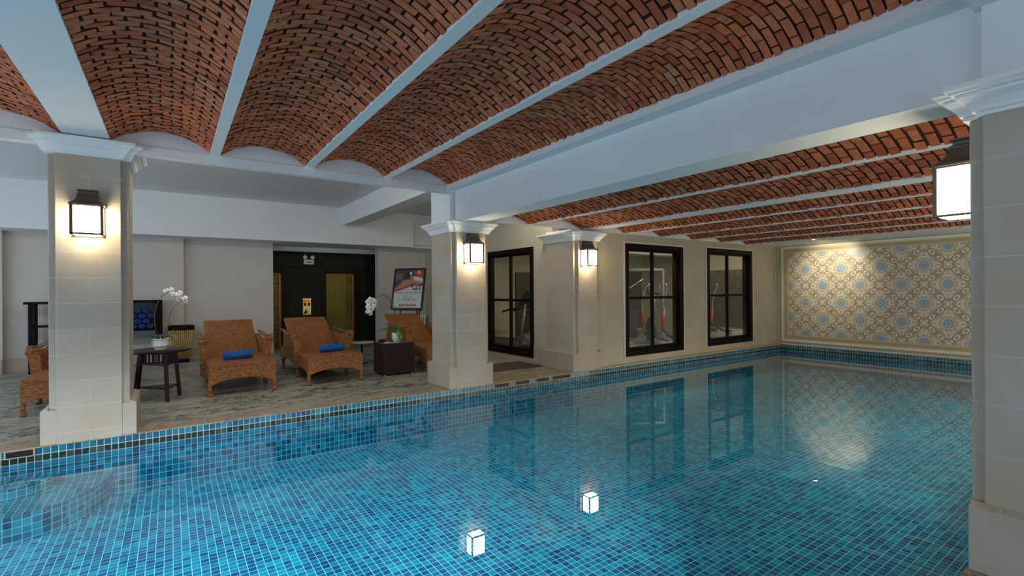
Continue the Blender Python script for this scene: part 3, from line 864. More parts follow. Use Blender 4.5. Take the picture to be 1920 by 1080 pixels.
# recessed downlight in front of the patterned wall
t = thing('downlight', 'small lit recessed downlight in front of the patterned tile wall', 'ceiling light', (12.15, 5.15, ZS2 + .015))
m = MB(); m.lathe([(.05, 0), (.062, -.004), (.062, -.010), (.045, -.012), (.045, 0)], seg=20); m.build('ring', M_moulding, t)
m = MB(); m.lathe([(0, -.004), (.044, -.004), (.044, -.006), (0, -.006)], seg=20); m.build('bulb', emit('downlight_bulb', (1, .9, .75), 25), t)
l = bpy.data.lights.new('downlight_beam', 'SPOT'); l.energy = 110; l.spot_size = math.radians(88); l.spot_blend = .9; l.color = (1, .86, .66); l.shadow_soft_size = .05
o = bpy.data.objects.new('downlight_beam', l); COL.objects.link(o); o.location = (12.35, 5.2, 2.56); o.rotation_euler = (Vector((13.5, 5.3, 1.9)) - o.location).to_track_quat('-Z', 'Y').to_euler()


# ------------------------------------------------------------------ sun loungers
def lounger_proto(loc, label):
    t = thing('sun_lounger', label, 'lounge chair', loc, 0, 'honey rattan loungers on the deck')
    hw = .44; zt, zb = .452, .195
    # front foot section with arched skirts
    def skirt(x0, x1, rise, z0, n=14):
        pts = [(x0, zt - .01), (x0, z0)]
        for k in range(n + 1):
            u = k / n; pts.append((x0 + (x1 - x0) * (.06 + .88 * u), z0 + rise * math.sin(PI * u) ** .7))
        pts += [(x1, z0), (x1, zt - .01)]; return pts
    m = MB()
    m.prism(skirt(-hw, hw, .075, .165), 1, 0, .03); m.prism(skirt(.03, .86, .07, .165), 0, -hw, -hw + .03); m.prism(skirt(.03, .86, .07, .165), 0, hw - .03, hw)
    m.prism(skirt(.86, 2.25, .10, .165), 0, -.455, -.425); m.prism(skirt(.86, 2.25, .10, .165), 0, .425, .455); m.prism(skirt(-.455, .455, .08, .165), 1, 2.22, 2.25)
    m.build('apron', M_rattan, t, bevel=.008)
    m = MB(); m.box(-hw - .004, hw + .004, -.004, 1.45, zt - .045, zt); m.box(-.455, .455, 1.45, 2.25, zt - .06, zt - .02)
    m.build('seat', M_rattan, t, bevel=.018)
    # backrest, reclined
    y0, z0, y1, z1 = 1.36, .44, 2.32, .99; L = math.hypot(y1 - y0, z1 - z0)
    ang = math.atan2(z1 - z0, y1 - y0)
    b = MB(); b.box(-.39, .39, 0, L, -.05, 0); b.build('backrest', M_rattan, t, bevel=.014)
    b = t.children[-1]; b = [c for c in COL.objects if c.parent == t and c.name.startswith('backrest')][-1]
    b.location = (0, y0, z0); b.rotation_euler = (ang, 0, 0)
    # arms
    for s in (-1, 1):
        m = MB()
        side = [(.86, .43), (.84, .60), (.80, .745), (.90, .765), (1.10, .70), (1.45, .70), (1.9, .74), (2.0, .72), (2.05, .43)]
        xa, xb = sorted((s * .405, s * .455))
        m.prism(side, 0, xa, xb)
        # flared scroll front
        fr = [(.375, .18), (.475, .18), (.49, .45), (.505, .62), (.545, .70), (.535, .765), (.49, .775), (.44, .77), (.395, .70), (.375, .45)]
        m.prism([(s * x, z) for x, z in fr], 1, .82, .88)
        m.tube([(s * .49, .80, .735), (s * .49, 1.0, .725)], .038, 12)
        a_ = m.build('arm', M_rattan, t, bevel=.008)
        m = MB(); P = [(s * .485, .84, .785), (s * .485, 1.0, .765), (s * .48, 1.25, .745), (s * .475, 1.6, .76), (s * .47, 1.98, .79)]
        m.tube(P, [.05, .055, .052, .05, .035], 10, sq=.32); m.build('arm_rest', M_rattanpad, a_)
    for y in (.03, .90, 2.20):
        for s in (-1, 1):
            m = MB(); x = s * (hw - .018)
            m.lathe([(.030, .20), (.028, .09), (.024, .07), (.036, .045), (.040, .028), (.034, .008), (.02, 0)], (x, y, 0), 14); m.build('leg', M_rattan if y < .1 else M_rattanpad, t)
    return t


ch = lounger_proto((.868, 8.165, 0), 'rattan lounger holding a blue towel, beside the round table')
dup(ch, (2.218, 8.20, 0), 0, 'rattan lounger holding a blue towel, beside the dark wicker cube')
dup(ch, (4.31, 8.25, 0), 0, 'rattan lounger half hidden behind the pillar, under the poster')
dup(ch, (-1.065, 8.22, 0), 0, 'rattan lounger half hidden by the broad pillar at the steps')


def towel_roll(loc, rz, L, r, label, group, mat=None):
    mat = mat or M_towel
    t = thing('rolled_towel', label, 'towel', loc, rz, group)
    m = MB(); m.tube([(-L / 2, 0, r), (-L / 2 + .015, 0, r), (L / 2 - .015, 0, r), (L / 2, 0, r)], [r * .88, r, r, r * .9], 22, sq=.92); m.build('roll', mat, t)
    # spiral end
    m = MB()
    for sx in (-1,):
        pts = []
        for k in range(46):
            a = k * .42; rr = r * (.12 + .74 * k / 45); pts.append((sx * (L / 2 + .002), rr * math.cos(a), r + rr * math.sin(a) * .92))
        m.tube(pts, .006, 5)
    m.build('spiral_edge', mat, t)
    m = MB(); m.tube([(-L / 2 + .02, -r * .5, r * 1.82), (-L * .2, -r * .86, r * 1.42), (L * .05, -r * .55, r * 1.80), (L * .3, -r * .92, r * 1.3), (L / 2 - .02, -r * .98, r)], .006, 6); m.build('hem', mat, t)
    return t


towel_roll((.855, 8.72, .452), .22, .40, .068, 'rolled blue towel on the lounger beside the round table', 'rolled blue pool towels on loungers')
towel_roll((2.30, 8.78, .452), .16, .42, .072, 'rolled blue towel on the lounger beside the wicker cube', 'rolled blue pool towels on loungers')
towel_roll((-1.22, 9.25, .452), .1, .38, .055, 'rolled orange towel on the lounger behind the broad pillar', None, plain('orange_red_cloth', (.55, .09, .03), .8, var=.4, scale=30))

# ------------------------------------------------------------------ round table
tx, ty = -.14, 8.47
t = thing('round_table', 'round dark wood table with three legs and slatted apron', 'table', (tx, ty, 0))
m = MB(); m.lathe([(0, .672), (.35, .672), (.372, .682), (.375, .692), (.366, .702), (0, .702)], seg=48); m.build('tabletop', M_tablewood, t)
legs = [(.085, -.27), (.225, .17), (-.27, .16)]
for x, y in legs:
    m = MB(); m.tube([(x * 1.03, y * 1.03, 0), (x * .80, y * .80, .672)], [.036, .036], 4); m.build('leg', M_tablewood, t)
m = MB()
for i in range(3):
    a = Vector(legs[i]) * .86; b = Vector(legs[(i + 1) % 3]) * .86
    for z, r in ((.655, .016), (.50, .014)): m.tube([(a.x, a.y, z), (b.x, b.y, z)], r, 4)
    for k in range(1, 8):
        p = a.lerp(b, k / 8); m.box(p.x - .009, p.x + .009, p.y - .009, p.y + .009, .50, .66)
m.build('slatted_apron', M_tablewood, t)
m = MB(); m.prism([(x * .95, y * .95) for x, y in legs], 2, .158, .178); m.build('lower_shelf', M_tablewood, t)


# ------------------------------------------------------------------ orchids
def leaf(m, base, tip, droop, wid, n=8, roll=0):
    base, tip = Vector(base), Vector(tip); mid = (base + tip) / 2 + Vector((0, 0, droop)); d = (tip - base); side = d.cross(Vector((0, 0, 1)))
    if side.length < 1e-4: side = Vector((1, 0, 0))
    side.normalize(); vs_ = []
    for k in range(n + 1):
        u = k / n; p = base * (1 - u) ** 2 + mid * 2 * u * (1 - u) + tip * u * u; w_ = wid * (math.sin(PI * min(1, u * .92 + .06)) ** .7) * .5
        vs_ += [p - side * w_ + Vector((0, 0, w_ * .35)), p - Vector((0, 0, 0.002)), p + side * w_ + Vector((0, 0, w_ * .35)), p + Vector((0, 0, .003))]
    fs_ = []
    for k in range(n):
        a, b = k * 4, k * 4 + 4
        fs_ += [(a, a + 1, b + 1, b), (a + 1, a + 2, b + 2, b + 1), (a, b, b + 3, a + 3), (a + 3, b + 3, b + 2, a + 2)]
    fs_ += [(0, 3, 2, 1), (n * 4, n * 4 + 1, n * 4 + 2, n * 4 + 3)]
    m.add(vs_, fs_, True)


def flower(parent, p, facing, s, k=0):
    p = Vector(p); f = Vector(facing).normalized(); q = f.to_track_quat('Z', 'Y').to_matrix().to_4x4(); Mx = Matrix.Translation(p) @ q @ Matrix.Rotation(k * 1.3, 4, 'Z')
    m = MB()
    for a, l, w_ in ((90, 1, .62), (210, .95, .6), (330, .95, .6), (10, 1.1, .95), (170, 1.1, .95)):
        vs_ = [(0, 0, .0)]; n = 10
        for i in range(n + 1):
            u = i / n; ang = (u - .5) * PI * 1.25; x = l * s * (.45 + .55 * math.cos(ang)); y = w_ * s * .62 * math.sin(ang)
            if i in (0, n): x *= .35; y *= .3
            vs_.append((x, y, .004 + .10 * s * (x / (l * s)) ** 2 * (1 if w_ < .8 else .5)))
        R_ = Matrix.Rotation(math.radians(a), 4, 'Z'); vv = [R_ @ Vector(v_) for v_ in vs_]; nn = len(vv)
        vv2 = [v_ - Vector((0, 0, .003)) for v_ in vv]
        m.add(vv + vv2, [(0, i, i + 1) for i in range(1, nn - 1)] + [(nn, nn + i + 1, nn + i) for i in range(1, nn - 1)] + [(i, i + nn, i + 1 + nn, i + 1) for i in range(1, nn - 1)], True, 0, Mx)
    o = m.build('flower', M_petal, parent)
    m = MB(); m.lathe([(0, .0), (.16 * s, .05 * s), (.18 * s, .2 * s), (.05 * s, .38 * s), (0, .4 * s)], seg=8, M=Mx); m.build('flower_lip', M_lip, o)


def planter(t, r, h, eight):
    m = MB(); seg = 8 if eight else 20
    prof = [(r * .66, 0), (r * .70, 0), (r * .70, .015), (r * .84, .03), (r * 1.0, h * .35), (r * 1.02, h * .85), (r * 1.12, h * .93), (r * 1.14, h), (r * 1.02, h), (r * .92, h * .86), (r * .8, h * .8)]
    m.lathe(prof, seg=seg, smooth=not eight); m.build('pot', M_ceramic, t, bevel=.004 if eight else 0)
    m = MB(); m.lathe([(0, h * .78), (r * .9, h * .80), (r * .9, h * .86), (0, h * .93)], seg=18); m.build('bark_chips', M_soil, t)


t = thing('potted_orchid', 'white orchid in a white pot on the round dark table', 'potted plant', (-.125, 8.46, .702), 0, 'white orchids in ceramic pots')
planter(t, .104, .155, True)
o1 = Vector((-.125, 8.46, .702))
for k, (tip, dr, wd) in enumerate([((-.235, .0, .235), .05, .055), ((-.26, -.05, .165), .09, .06), ((-.17, -.10, .03), .17, .045), ((.16, .02, .27), .02, .06), ((.23, -.03, .20), .08, .055), ((.20, -.05, .045), .16, .055), ((-.12, .08, .22), .05, .05), ((.07, -.14, .15), .09, .05)]):
    m = MB(); leaf(m, (tip[0] * .08, tip[1] * .08, .135), tip, dr, wd); m.build('leaf', M_leaf, t)


def W(p): return Vector(p) - o1
stems = [[(-.14, 8.46, .84), (-.195, 8.46, 1.05), (-.195, 8.45, 1.19), (-.17, 8.45, 1.33), (-.13, 8.44, 1.43), (-.07, 8.43, 1.49), (-.01, 8.42, 1.508), (.05, 8.42, 1.50)],
         [(-.10, 8.46, .84), (-.035, 8.45, 1.08), (-.02, 8.44, 1.19), (.03, 8.43, 1.30), (.10, 8.42, 1.37), (.16, 8.42, 1.40), (.20, 8.41, 1.38)]]
for s_ in stems:
    m = MB(); m.tube([W(p) for p in s_], .0045, 6); m.build('flower_stem', M_stem, t)
for i, p in enumerate([(-.045, 8.41, 1.52), (.0, 8.40, 1.53), (.035, 8.40, 1.48), (.09, 8.40, 1.49), (.07, 8.39, 1.455), (.11, 8.40, 1.405), (.165, 8.40, 1.405)]):
    flower(t, W(p), (rnd.uniform(-.3, .3) - .1, -1, rnd.uniform(-.35, .1)), .05, i)
for p in [(.20, 8.40, 1.385), (.185, 8.40, 1.345)]:
    m = MB(); m.lathe([(0, -.012), (.010, -.004), (.010, .006), (0, .014)], W(p), 8); m.build('bud', M_lip, t)

# ------------------------------------------------------------------ wicker cube table and second orchid
bx0, bx1, by0, by1 = 3.045, 3.63, 8.27, 8.79
t = thing('wicker_cube_table', 'dark brown wicker cube table between two loungers', 'side table', ((bx0 + bx1) / 2, (by0 + by1) / 2, 0))
a_, b_ = (bx1 - bx0) / 2, (by1 - by0) / 2
m = MB(); m.box(-a_, a_, -b_, b_, .018, .565); m.build('body', M_darkrattan, t, bevel=.012)
m = MB(); m.box(-a_ + .01, a_ - .01, -b_ + .01, b_ - .01, .566, .576); m.build('glass_top', plain('smoked_table_glass', (.10, .10, .10), .06, spec=.7), t, bevel=.003)
for x in (-1, 1):
    for y in (-1, 1):
        m = MB(); m.lathe([(.018, 0), (.018, .02)], (x * (a_ - .035), y * (b_ - .035), 0), 10); m.build('foot', M_ceramic, t)
t = thing('potted_orchid', 'white orchid with drooping blooms on the wicker cube table', 'potted plant', (3.40, 8.55, .576), 0, 'white orchids in ceramic pots')
planter(t, .090, .155, False)
o1 = Vector((3.40, 8.55, .576))
for k, (tip, dr, wd) in enumerate([((-.36, -.0, .20), .10, .095), ((-.21, .03, .10), .16, .05), ((.0, -.145, .02), .20, .10), ((.06, -.12, .10), .12, .06), ((.02, .02, .33), .0, .07), ((-.05, .05, .27), .0, .05)]):
    m = MB(); leaf(m, (tip[0] * .05, tip[1] * .05, .145), tip, dr, wd); m.build('leaf', M_leaf2, t)
for q, dx in enumerate((0, .035)):
    P = [(3.40, 8.55, .70), (3.37 + dx, 8.54, 1.0), (3.33 + dx, 8.53, 1.22), (3.24 + dx, 8.52, 1.38), (3.13 + dx * .6, 8.51, 1.43), (3.02, 8.50, 1.40), (2.93, 8.50, 1.33), (2.86, 8.49, 1.22), (2.80, 8.48, 1.08)]
    m = MB(); m.tube([W(p) for p in P], .0045, 6); m.build('flower_stem', M_stem, t)
for i, p in enumerate([(2.935, 8.47, 1.34), (2.875, 8.47, 1.345), (2.845, 8.46, 1.31), (2.90, 8.46, 1.28), (2.955, 8.46, 1.30), (2.93, 8.46, 1.235), (2.845, 8.46, 1.23), (2.89, 8.45, 1.20), (2.83, 8.45, 1.165), (2.86, 8.44, 1.12)]):
    flower(t, W(p), (rnd.uniform(-.6, .3), -1, rnd.uniform(-.5, .1)), .056, i)
t = thing('ashtray', 'small black dish on the wicker cube table', 'dish', (3.17, 8.70, .576))
m = MB(); m.box(-.055, .055, -.04, .04, 0, .014); m.build('base', M_black, t, bevel=.004)
m = MB(); m.box(-.055, .055, -.04, -.03, .014, .035); m.box(-.055, .055, .03, .04, .014, .035); m.box(-.055, -.045, -.03, .03, .014, .035); m.box(.045, .055, -.03, .03, .014, .035); m.build('rim', M_black, t)
t = thing('menu_card', 'pale card lying beside the dish on the wicker cube table', 'card', (3.20, 8.42, .576), .2)
m = MB(); m.box(-.075, .075, -.05, .05, 0, .003); m.build('card', M_ceramic, t)
t = thing('low_side_table', 'low pale-rimmed round side table behind the wicker cube', 'side table', (3.25, 10.1, 0))
m = MB(); m.lathe([(0, .42), (.24, .42), (.25, .43), (.25, .45), (0, .45)], seg=32); m.build('tabletop', plain('pale_green_glass', (.35, .42, .28), .2), t)
m = MB(); m.lathe([(.12, 0), (.12, .015), (.02, .03), (.02, .42)], seg=16); m.build('pedestal', M_black, t)

# ------------------------------------------------------------------ shelf, towel rack, basket
t = thing('open_shelf', 'tall dark wood open shelf against the back wall, left of the broad pillar', 'shelf', (-1.68, 12.72, 0))
for x in (-.50, .26):
    for y in (-.20, .14):
        m = MB(); m.box(x, x + .07, y, y + .06, 0, 1.30); m.build('post', M_darkwood, t)
m = MB(); m.box(-.56, .36, -.23, .22, 1.30, 1.345); m.build('top', M_darkwood, t, bevel=.006)
for z in (.86, .40):
    m = MB(); m.box(-.48, .30, -.18, .18, z, z + .035); m.build('shelf_board', M_darkwood, t)
t = thing('wall_shelf', 'dark wood wall shelf filled with blue towels, behind the orchid', 'shelf', (-.72, 12.86, .62))
m = MB(); m.box(-.56, .56, -.16, .20, .68, .73); m.build('top', M_darkwood, t, bevel=.006)
for x in (-.56, .44):
    m = MB(); m.box(x, x + .12, -.16, .18, 0, .68); m.build('side', M_darkwood, t)
m = MB(); m.box(-.44, .44, -.15, .18, .09, .13); m.build('shelf_board', M_darkwood, t)
m = MB(); m.box(-.44, .44, .17, .19, 0, .68); m.build('back_board', plain('blue_grey_board', (.10, .11, .15), .5), t)
m = MB(); m.box(-.44, .44, -.16, -.13, -.02, .09); m.build('rail', plain('blue_grey_board', (.10, .11, .15), .5), t)
first = None
M_navy = plain('navy_towel', (.008, .03, .13), .85, var=.5, scale=30)
rows_ = ('bottom', 'second', 'third', 'top'); cols_ = ('sixth', 'fifth', 'fourth', 'third', 'second', 'last')
for r_ in range(4):
    for c_ in range(6 - (r_ % 2)):
        x = -1.09 + c_ * .146 + (.073 if r_ % 2 else 0); z = .751 + r_ * .105
        tt = thing('rolled_towel', 'rolled navy towel in the %s shelf row, %s counted from the orchid' % (rows_[r_], cols_[c_ + (r_ % 2)]), 'towel', (x, 12.85, z), 0, 'dark blue towels in the wall shelf')
        if first is None:
            m = MB(); m.tube([(0, -.13, .056), (0, -.12, .056), (0, .13, .056)], [.062, .071, .071], 16, sq=.79); first = m.build('roll', M_navy, tt)
            pts = [(.062 * (k / 30) * math.cos(k * .5), -.132, .056 + .049 * (k / 30) * math.sin(k * .5)) for k in range(31)]
            m = MB(); m.tube(pts, .0035, 5); sp = m.build('spiral_edge', plain('navy_towel_edge', (.02, .08, .32), .8), tt)
        else:
            for q in (first, sp):
                c = q.copy(); COL.objects.link(c); c.parent = tt
t = thing('bamboo_basket', 'bamboo slatted bin with dark rim against the back wall', 'basket', (.17, 12.72, 0))
M_bamboo = plain('bamboo_cane', (.50, .30, .08), .4, var=.25, scale=12)
m = MB()
lo, hi, z0, z1 = .125, .215, .07, .70
for side in range(4):
    R_ = Matrix.Rotation(side * PI / 2, 4, 'Z')
    for k in range(11):
        u = (k + .5) / 11 * 2 - 1
        m.tube([R_ @ Vector((u * lo, -lo, z0)), R_ @ Vector((u * hi, -hi, z1))], [.0105, .018], 6)
m.build('cane_sides', M_bamboo, t)
m = MB(); m.box(-hi - .02, hi + .02, -hi - .02, -hi + .02, z1, z1 + .09); m.box(-hi - .02, hi + .02, hi - .02, hi + .02, z1, z1 + .09); m.box(-hi - .02, -hi + .02, -hi, hi, z1, z1 + .09); m.box(hi - .02, hi + .02, -hi, hi, z1, z1 + .09); m.build('rim', M_darkwood, t, bevel=.006)
m = MB(); m.box(-lo - .02, lo + .02, -lo - .02, lo + .02, 0, .075); m.build('base', M_darkwood, t, bevel=.006)
m = MB(); m.prism([(-hi + .03, .68), (hi - .03, .68), (hi - .03, .66), (-hi + .03, .66)], 1, -hi + .03, hi - .03); m.build('liner', M_black, t)

# white fluted radiator behind the easel
t = thing('radiator', 'low white fluted radiator at the back wall beside the middle pillar', 'radiator', (5.60, 12.92, .08))
m = MB()
for k in range(12): m.box(-.42 + k * .07, -.42 + k * .07 + .045, -.05, .05, .05, .72)
m.box(-.43, .43, -.03, .03, .66, .74); m.box(-.43, .43, -.03, .03, .02, .08); m.build('fins', M_moulding, t, bevel=.008)
m = MB(); m.box(-.40, -.36, -.03, .03, -.08, .03); m.box(.36, .40, -.03, .03, -.08, .03); m.build('feet', M_moulding, t)

# ------------------------------------------------------------------ poster on easel
PX, PY = 4.77, 11.34
t = thing('poster_easel', 'black easel stand carrying the spa poster', 'easel', (PX, PY, 0), math.radians(-53))
m = MB()
m.tube([(-.30, -.06, 0), (-.20, .19, 1.5)], .017, 6); m.tube([(.36, -.06, 0), (.26, .19, 1.5)], .017, 6); m.tube([(.03, .75, 0), (.03, .24, 1.7)], .017, 6)
m.build('legs', M_black, t)
m = MB(); m.box(-.36, .40, -.035, .045, 1.014, 1.039); m.build('ledge', M_black, t)
pt = thing('spa_poster', 'black framed spa promotion poster leaning on the easel', 'poster', (PX - .012, PY - .014, 1.041), 0)
pt.rotation_euler = (math.radians(-12), 0, math.radians(-53))
PW, PH = .88, 1.055
M_paper = plain('poster_paper', (.55, .58, .55), .4)
m = MB(); m.box(-PW / 2, PW / 2, -.004, .02, 0, PH); m.build('backing', M_black, pt)
m = MB(); f = .045
m.box(-PW / 2, PW / 2, -.022, .0, 0, f); m.box(-PW / 2, PW / 2, -.022, .0, PH - f, PH); m.box(-PW / 2, -PW / 2 + f, -.022, 0, f, PH - f); m.box(PW / 2 - f, PW / 2, -.022, 0, f, PH - f); m.build('frame', M_black, pt, bevel=.004)
m = MB(); m.box(-PW / 2 + f, PW / 2 - f, -.006, -.003, f, PH - f); pp = m.build('print', M_paper, pt)
iw, ih = PW - 2 * f, PH - 2 * f


def art(pts, col, lay, name='printed_shape', rough=.45):
    q = MB(); P = [(-iw / 2 + u * iw, f + (1 - v) * ih) for u, v in pts]
    q.prism(P, 1, -.0062 - lay * .0004, -.0060 - lay * .0004); return q.build(name, plain('print_ink', col, rough), pp)


def ell(cx, cy, rx, ry, n=24): return [(cx + rx * math.cos(2 * PI * k / n), cy + ry * math.sin(2 * PI * k / n)) for k in range(n)]


art([(0, 0), (1, 0), (1, .42), (.55, .44), (.25, .53), (0, .56)], (.075, .045, .055), 1)
art([(.62, 0), (1, 0), (1, .20), (.8, .17), (.68, .10)], (.40, .05, .03), 2)
art([(.0, .10), (.25, .08), (.28, .20), (.1, .26), (0, .24)], (.16, .10, .08), 2)
art([(.62, .17), (.8, .18), (1, .22), (1, .33), (.75, .30), (.62, .26)], (.52, .56, .56), 3)
art([(0, .44), (.10, .36), (.30, .27), (.48, .24), (.62, .27), (1, .33), (1, .36), (.8, .385), (.62, .40), (.45, .43), (.25, .49), (0, .52)], (.42, .17, .10), 4)
art([(.50, .12), (.58, .10), (.64, .15), (.66, .22), (.66, .27), (.60, .31), (.52, .29), (.49, .22)], (.46, .16, .10), 5)
art([(.30, .12), (.42, .04), (.55, .03), (.64, .10), (.62, .16), (.54, .16), (.52, .26), (.42, .25), (.28, .23)], (.03, .02, .03), 6)
art(ell(.54, .08, .045, .03), (.75, .73, .72), 7); art(ell(.55, .13, .03, .018), (.70, .68, .68), 7)
art([(0, .36), (.12, .30), (.22, .29), (.24, .35), (.14, .40), (.08, .46), (0, .47)], (.04, .03, .06), 7)
art([(0, .52), (.25, .49), (.52, .425), (.52, .44), (.30, .52), (0, .575)], (.33, .015, .02), 8)
art([(.58, .40), (.62, .37), (.72, .355), (.85, .37), (.93, .42), (.94, .53), (.68, .53), (.60, .48)], (.10, .035, .05), 9)
art([(.66, .38), (.85, .385), (.84, .44), (.72, .43)], (.22, .22, .22), 10)
art(ell(.70, .46, .08, .035), (.58, .42, .44), 11); art(ell(.86, .47, .06, .04), (.55, .40, .42), 11)
art(ell(.83, .065, .052, .042), (.72, .66, .62), 9); art(ell(.83, .065, .028, .024), (.42, .12, .08), 10)
art([(.22, .905), (.82, .905), (.82, .955), (.22, .955)], (.30, .015, .02), 2)


def curve_mesh(c, name):
    tmp = bpy.data.objects.new('tmp', c); COL.objects.link(tmp); bpy.context.view_layer.update()
    me = bpy.data.meshes.new_from_object(tmp.evaluated_get(bpy.context.evaluated_depsgraph_get())); me.name = name
    bpy.data.objects.remove(tmp); o = bpy.data.objects.new(name, me); COL.objects.link(o); return o


def ink_text(s, u, v, size, col, parent, name='printed_text', align='CENTER', shear=0):
    size *= 1.04
    c = bpy.data.curves.new(name, 'FONT'); c.body = s; c.size = size; c.align_x = align; c.align_y = 'CENTER'; c.shear = shear; c.extrude = .0002; c.resolution_u = 3
    c.materials.append(plain('text_ink', col, .5)); o = curve_mesh(c, name); o.parent = parent
    o.location = (-iw / 2 + u * iw, -.0085, f + (1 - v) * ih); o.rotation_euler = (PI / 2, 0, 0); return o


ink_text('Chương Trình Khuyến Mãi', .50, .60, .066, (.12, .05, .04), pp)
ink_text('(Promotion)', .50, .655, .040, (.25, .24, .22), pp, shear=.3)
ink_text('Relax Spa', .50, .72, .062, (.22, .18, .16), pp, shear=.4)
ink_text('360.000 VND', .58, .79, .064, (.20, .03, .03), pp)
for u0, u1, v_ in ((.14, .22, .775), (.235, .30, .775), (.18, .29, .80)): art([(u0, v_ - .004), (u1, v_ - .004), (u1, v_ + .004), (u0, v_ + .004)], (.38, .16, .15), 3)
for u0, u1 in ((.30, .38), (.40, .52), (.54, .60), (.62, .71)): art([(u0, .846), (u1, .846), (u1, .853), (u0, .853)], (.38, .36, .34), 3)
for u0, u1 in ((.28, .36), (.38, .52), (.54, .62), (.64, .76)): art([(u0, .924), (u1, .924), (u1, .937), (u0, .937)], (.62, .52, .48), 4)

# ------------------------------------------------------------------ floor mat, depth mark
t = thing('door_mat', 'brown floor mat between the two far pillars', 'mat', (5.33, 7.86, 0), math.radians(0))
m = MB(); m.box(-.62, .66, -.40, .42, 0, .012); m.build('mat', plain('brown_mat', (.085, .055, .045), .9, var=.3, scale=50), t, bevel=.004)
c = bpy.data.curves.new('depth_mark', 'FONT'); c.body = '1.2M'; c.size = .16; c.align_x = 'CENTER'; c.extrude = .001; c.materials.append(plain('red_depth_paint', (.35, .02, .06), .5))
o = curve_mesh(c, 'depth_mark'); o.location = (9.68, YF - .003, -.50); o.rotation_euler = (PI / 2, 0, 0); tag(o, 'small red depth mark on the pool wall below the windows', 'sign')


# ------------------------------------------------------------------ gym machines behind the glass
M_gym = plain('machine_grey_metal', (.20, .20, .21), .35, metal=.4)
M_gymblack = plain('machine_black', (.025, .025, .028), .4)
M_red = plain('machine_red', (.50, .02, .02), .35)
M_steel = plain('machine_chrome', (.65, .65, .65), .2, metal=1)


def treadmill(loc, rz, label):
    t = thing('treadmill', label, 'exercise machine', loc, rz)
    m = MB(); m.box(-.38, .38, 0, 1.75, .10, .22); m.build('deck', M_gym, t, bevel=.03)
    m = MB(); m.box(-.26, .26, .05, 1.6, .218, .232); m.build('belt', M_gymblack, t)
    for s in (-1, 1):
        m = MB(); m.tube([(s * .36, 1.6, .15), (s * .36, 1.75, 1.15)], .045, 8); m.build('upright', M_gym, t)
        m = MB(); m.tube([(s * .34, 1.74, 1.05), (s * .34, 1.35, 1.02), (s * .34, 1.1, .95)], .025, 8); m.build('handrail', M_gymblack, t)
    m = MB(); m.prism([(1.55, 1.08), (1.85, 1.18), (1.90, 1.42), (1.80, 1.50), (1.6, 1.2)], 0, -.40, .40); m.build('console', M_gymblack, t, bevel=.03)
    m = MB(); m.prism([(1.45, .10), (1.95, .10), (1.9, .26), (1.7, .40), (1.45, .30)], 0, -.33, .33); m.build('motor_cover', M_gym, t, bevel=.04)
    for x in (-.32, .32):
        m = MB(); m.box(x - .04, x + .04, .05, .15, 0, .12); m.box(x - .04, x + .04, 1.6, 1.7, 0, .12); m.build('foot', M_gymblack, t)
    return t


def elliptical(loc, rz, label):
    t = thing('elliptical_trainer', label, 'exercise machine', loc, rz)
    m = MB(); m.box(-.05, .05, 0, 1.9, .06, .14); m.box(-.35, .35, 0, .1, 0, .08); m.box(-.35, .35, 1.75, 1.87, 0, .08); m.build('base_frame', M_gym, t, bevel=.015)
    m = MB(); m.lathe([(0, -.07), (.26, -.07), (.33, -.04), (.33, .04), (.26, .07), (0, .07)], seg=28, M=Matrix.Translation((0, 1.5, .42)) @ Matrix.Rotation(PI / 2, 4, 'Y')); m.build('flywheel_housing', M_gymblack, t)
    m = MB(); m.tube([(0, 1.35, .1), (0, 1.25, .9), (0, 1.2, 1.45)], [.06, .05, .04], 10); m.build('mast', M_gym, t)
    m = MB(); m.prism([(1.10, 1.40), (1.22, 1.36), (1.30, 1.62), (1.20, 1.66)], 0, -.17, .17); m.build('console', M_gymblack, t, bevel=.02)
    for s in (-1, 1):
        m = MB(); m.tube([(s * .28, 1.22, .95), (s * .30, 1.25, 1.15), (s * .29, 1.12, 1.40), (s * .27, .95, 1.58), (s * .2, .85, 1.64)], .022, 8); m.build('moving_handle', M_steel, t)
        m = MB(); m.tube([(s * .28, 1.22, .95), (s * .24, 1.30 - s * .1, .42)], .026, 8); m.build('link_arm', M_red, t)
        m = MB(); m.tube([(s * .22, 1.3, .40 + s * .08), (s * .22, .25, .30 - s * .05)], .028, 8); m.box(s * .22 - .07, s * .22 + .07, .30, .65, .34 - s * .03, .38 - s * .03); m.build('pedal_arm', M_gymblack, t)
    return t


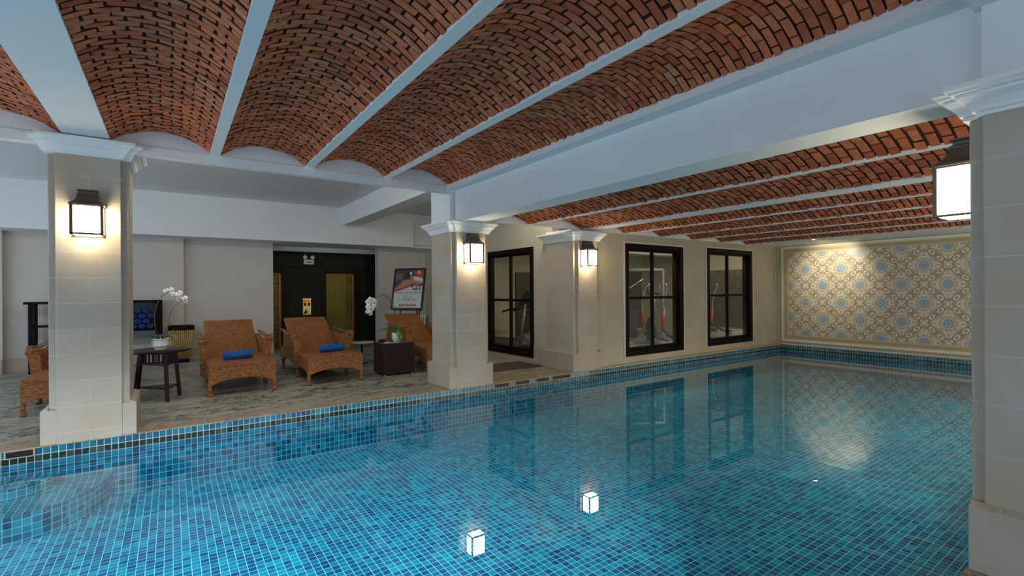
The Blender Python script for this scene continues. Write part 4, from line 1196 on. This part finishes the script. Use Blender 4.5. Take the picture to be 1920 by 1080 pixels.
def bike(loc, rz, label):
    t = thing('exercise_bike', label, 'exercise machine', loc, rz)
    m = MB(); m.box(-.04, .04, 0, 1.1, .06, .13); m.box(-.27, .27, 0, .08, 0, .07); m.box(-.27, .27, 1.02, 1.1, 0, .07); m.build('base_frame', M_gym, t, bevel=.012)
    m = MB(); m.lathe([(0, -.03), (.24, -.03), (.25, 0), (.24, .03), (0, .03)], seg=28, M=Matrix.Translation((0, .85, .38)) @ Matrix.Rotation(PI / 2, 4, 'Y')); m.build('flywheel', M_red, t)
    m = MB(); m.tube([(0, .3, .1), (0, .25, .85)], .035, 8); m.tube([(0, .45, .35), (0, .85, .38), (0, .95, 1.0)], .035, 8); m.tube([(0, .28, .5), (0, .5, .32)], .03, 8); m.build('mast', M_gymblack, t)
    m = MB(); m.prism([(-.10, .05), (-.12, .0), (.12, .0), (.10, .05), (.03, .12), (-.03, .12)][:0] or [(.08, .86), (.40, .86), (.42, .90), (.10, .94)], 0, -.09, .09); m.build('saddle', M_gymblack, t, bevel=.03)
    m = MB(); m.tube([(-.22, .75, 1.1), (-.2, .98, 1.02), (.2, .98, 1.02), (.22, .75, 1.1)], .016, 8); m.build('handlebar', M_gymblack, t)
    m = MB(); m.tube([(-.16, .5, .2), (-.06, .5, .3), (.06, .5, .34), (.16, .5, .44)], .014, 6); m.build('crank', M_steel, t)
    return t


treadmill((6.80, 11.6, 0), math.radians(-150), 'grey treadmill seen through the side window')
bike((7.95, 10.6, 0), math.radians(-60), 'exercise bike with red wheel seen low through the side window')
elliptical((9.75, 7.35, 0), math.radians(-35), 'elliptical trainer with red arms behind the window by the third pillar')
elliptical((12.35, 7.35, 0), math.radians(-25), 'elliptical trainer with red arms behind the window near the patterned wall')
t = thing('cable_machine', 'tall gym frame with pulleys behind the window by the third pillar', 'exercise machine', (11.3, 9.4, 0), math.radians(-30))
m = MB()
for x in (-.6, .6): m.box(x - .03, x + .03, -.03, .03, 0, 2.1); m.box(x - .03, x + .03, -.4, .4, 0, .06)
m.box(-.6, .6, -.03, .03, 2.05, 2.12); m.build('frame', M_gym, t)
m = MB(); m.box(-.5, -.2, -.08, .08, .1, .9); m.build('weight_stack', M_gymblack, t)
m = MB(); m.tube([(-.7, 0, 1.35), (.2, 0, 1.95)], .018, 6); m.build('lever', M_steel, t)
m = MB(); m.tube([(.3, 0, .1), (.3, 0, 1.5)], .025, 6); m.build('guide_post', M_red, t)
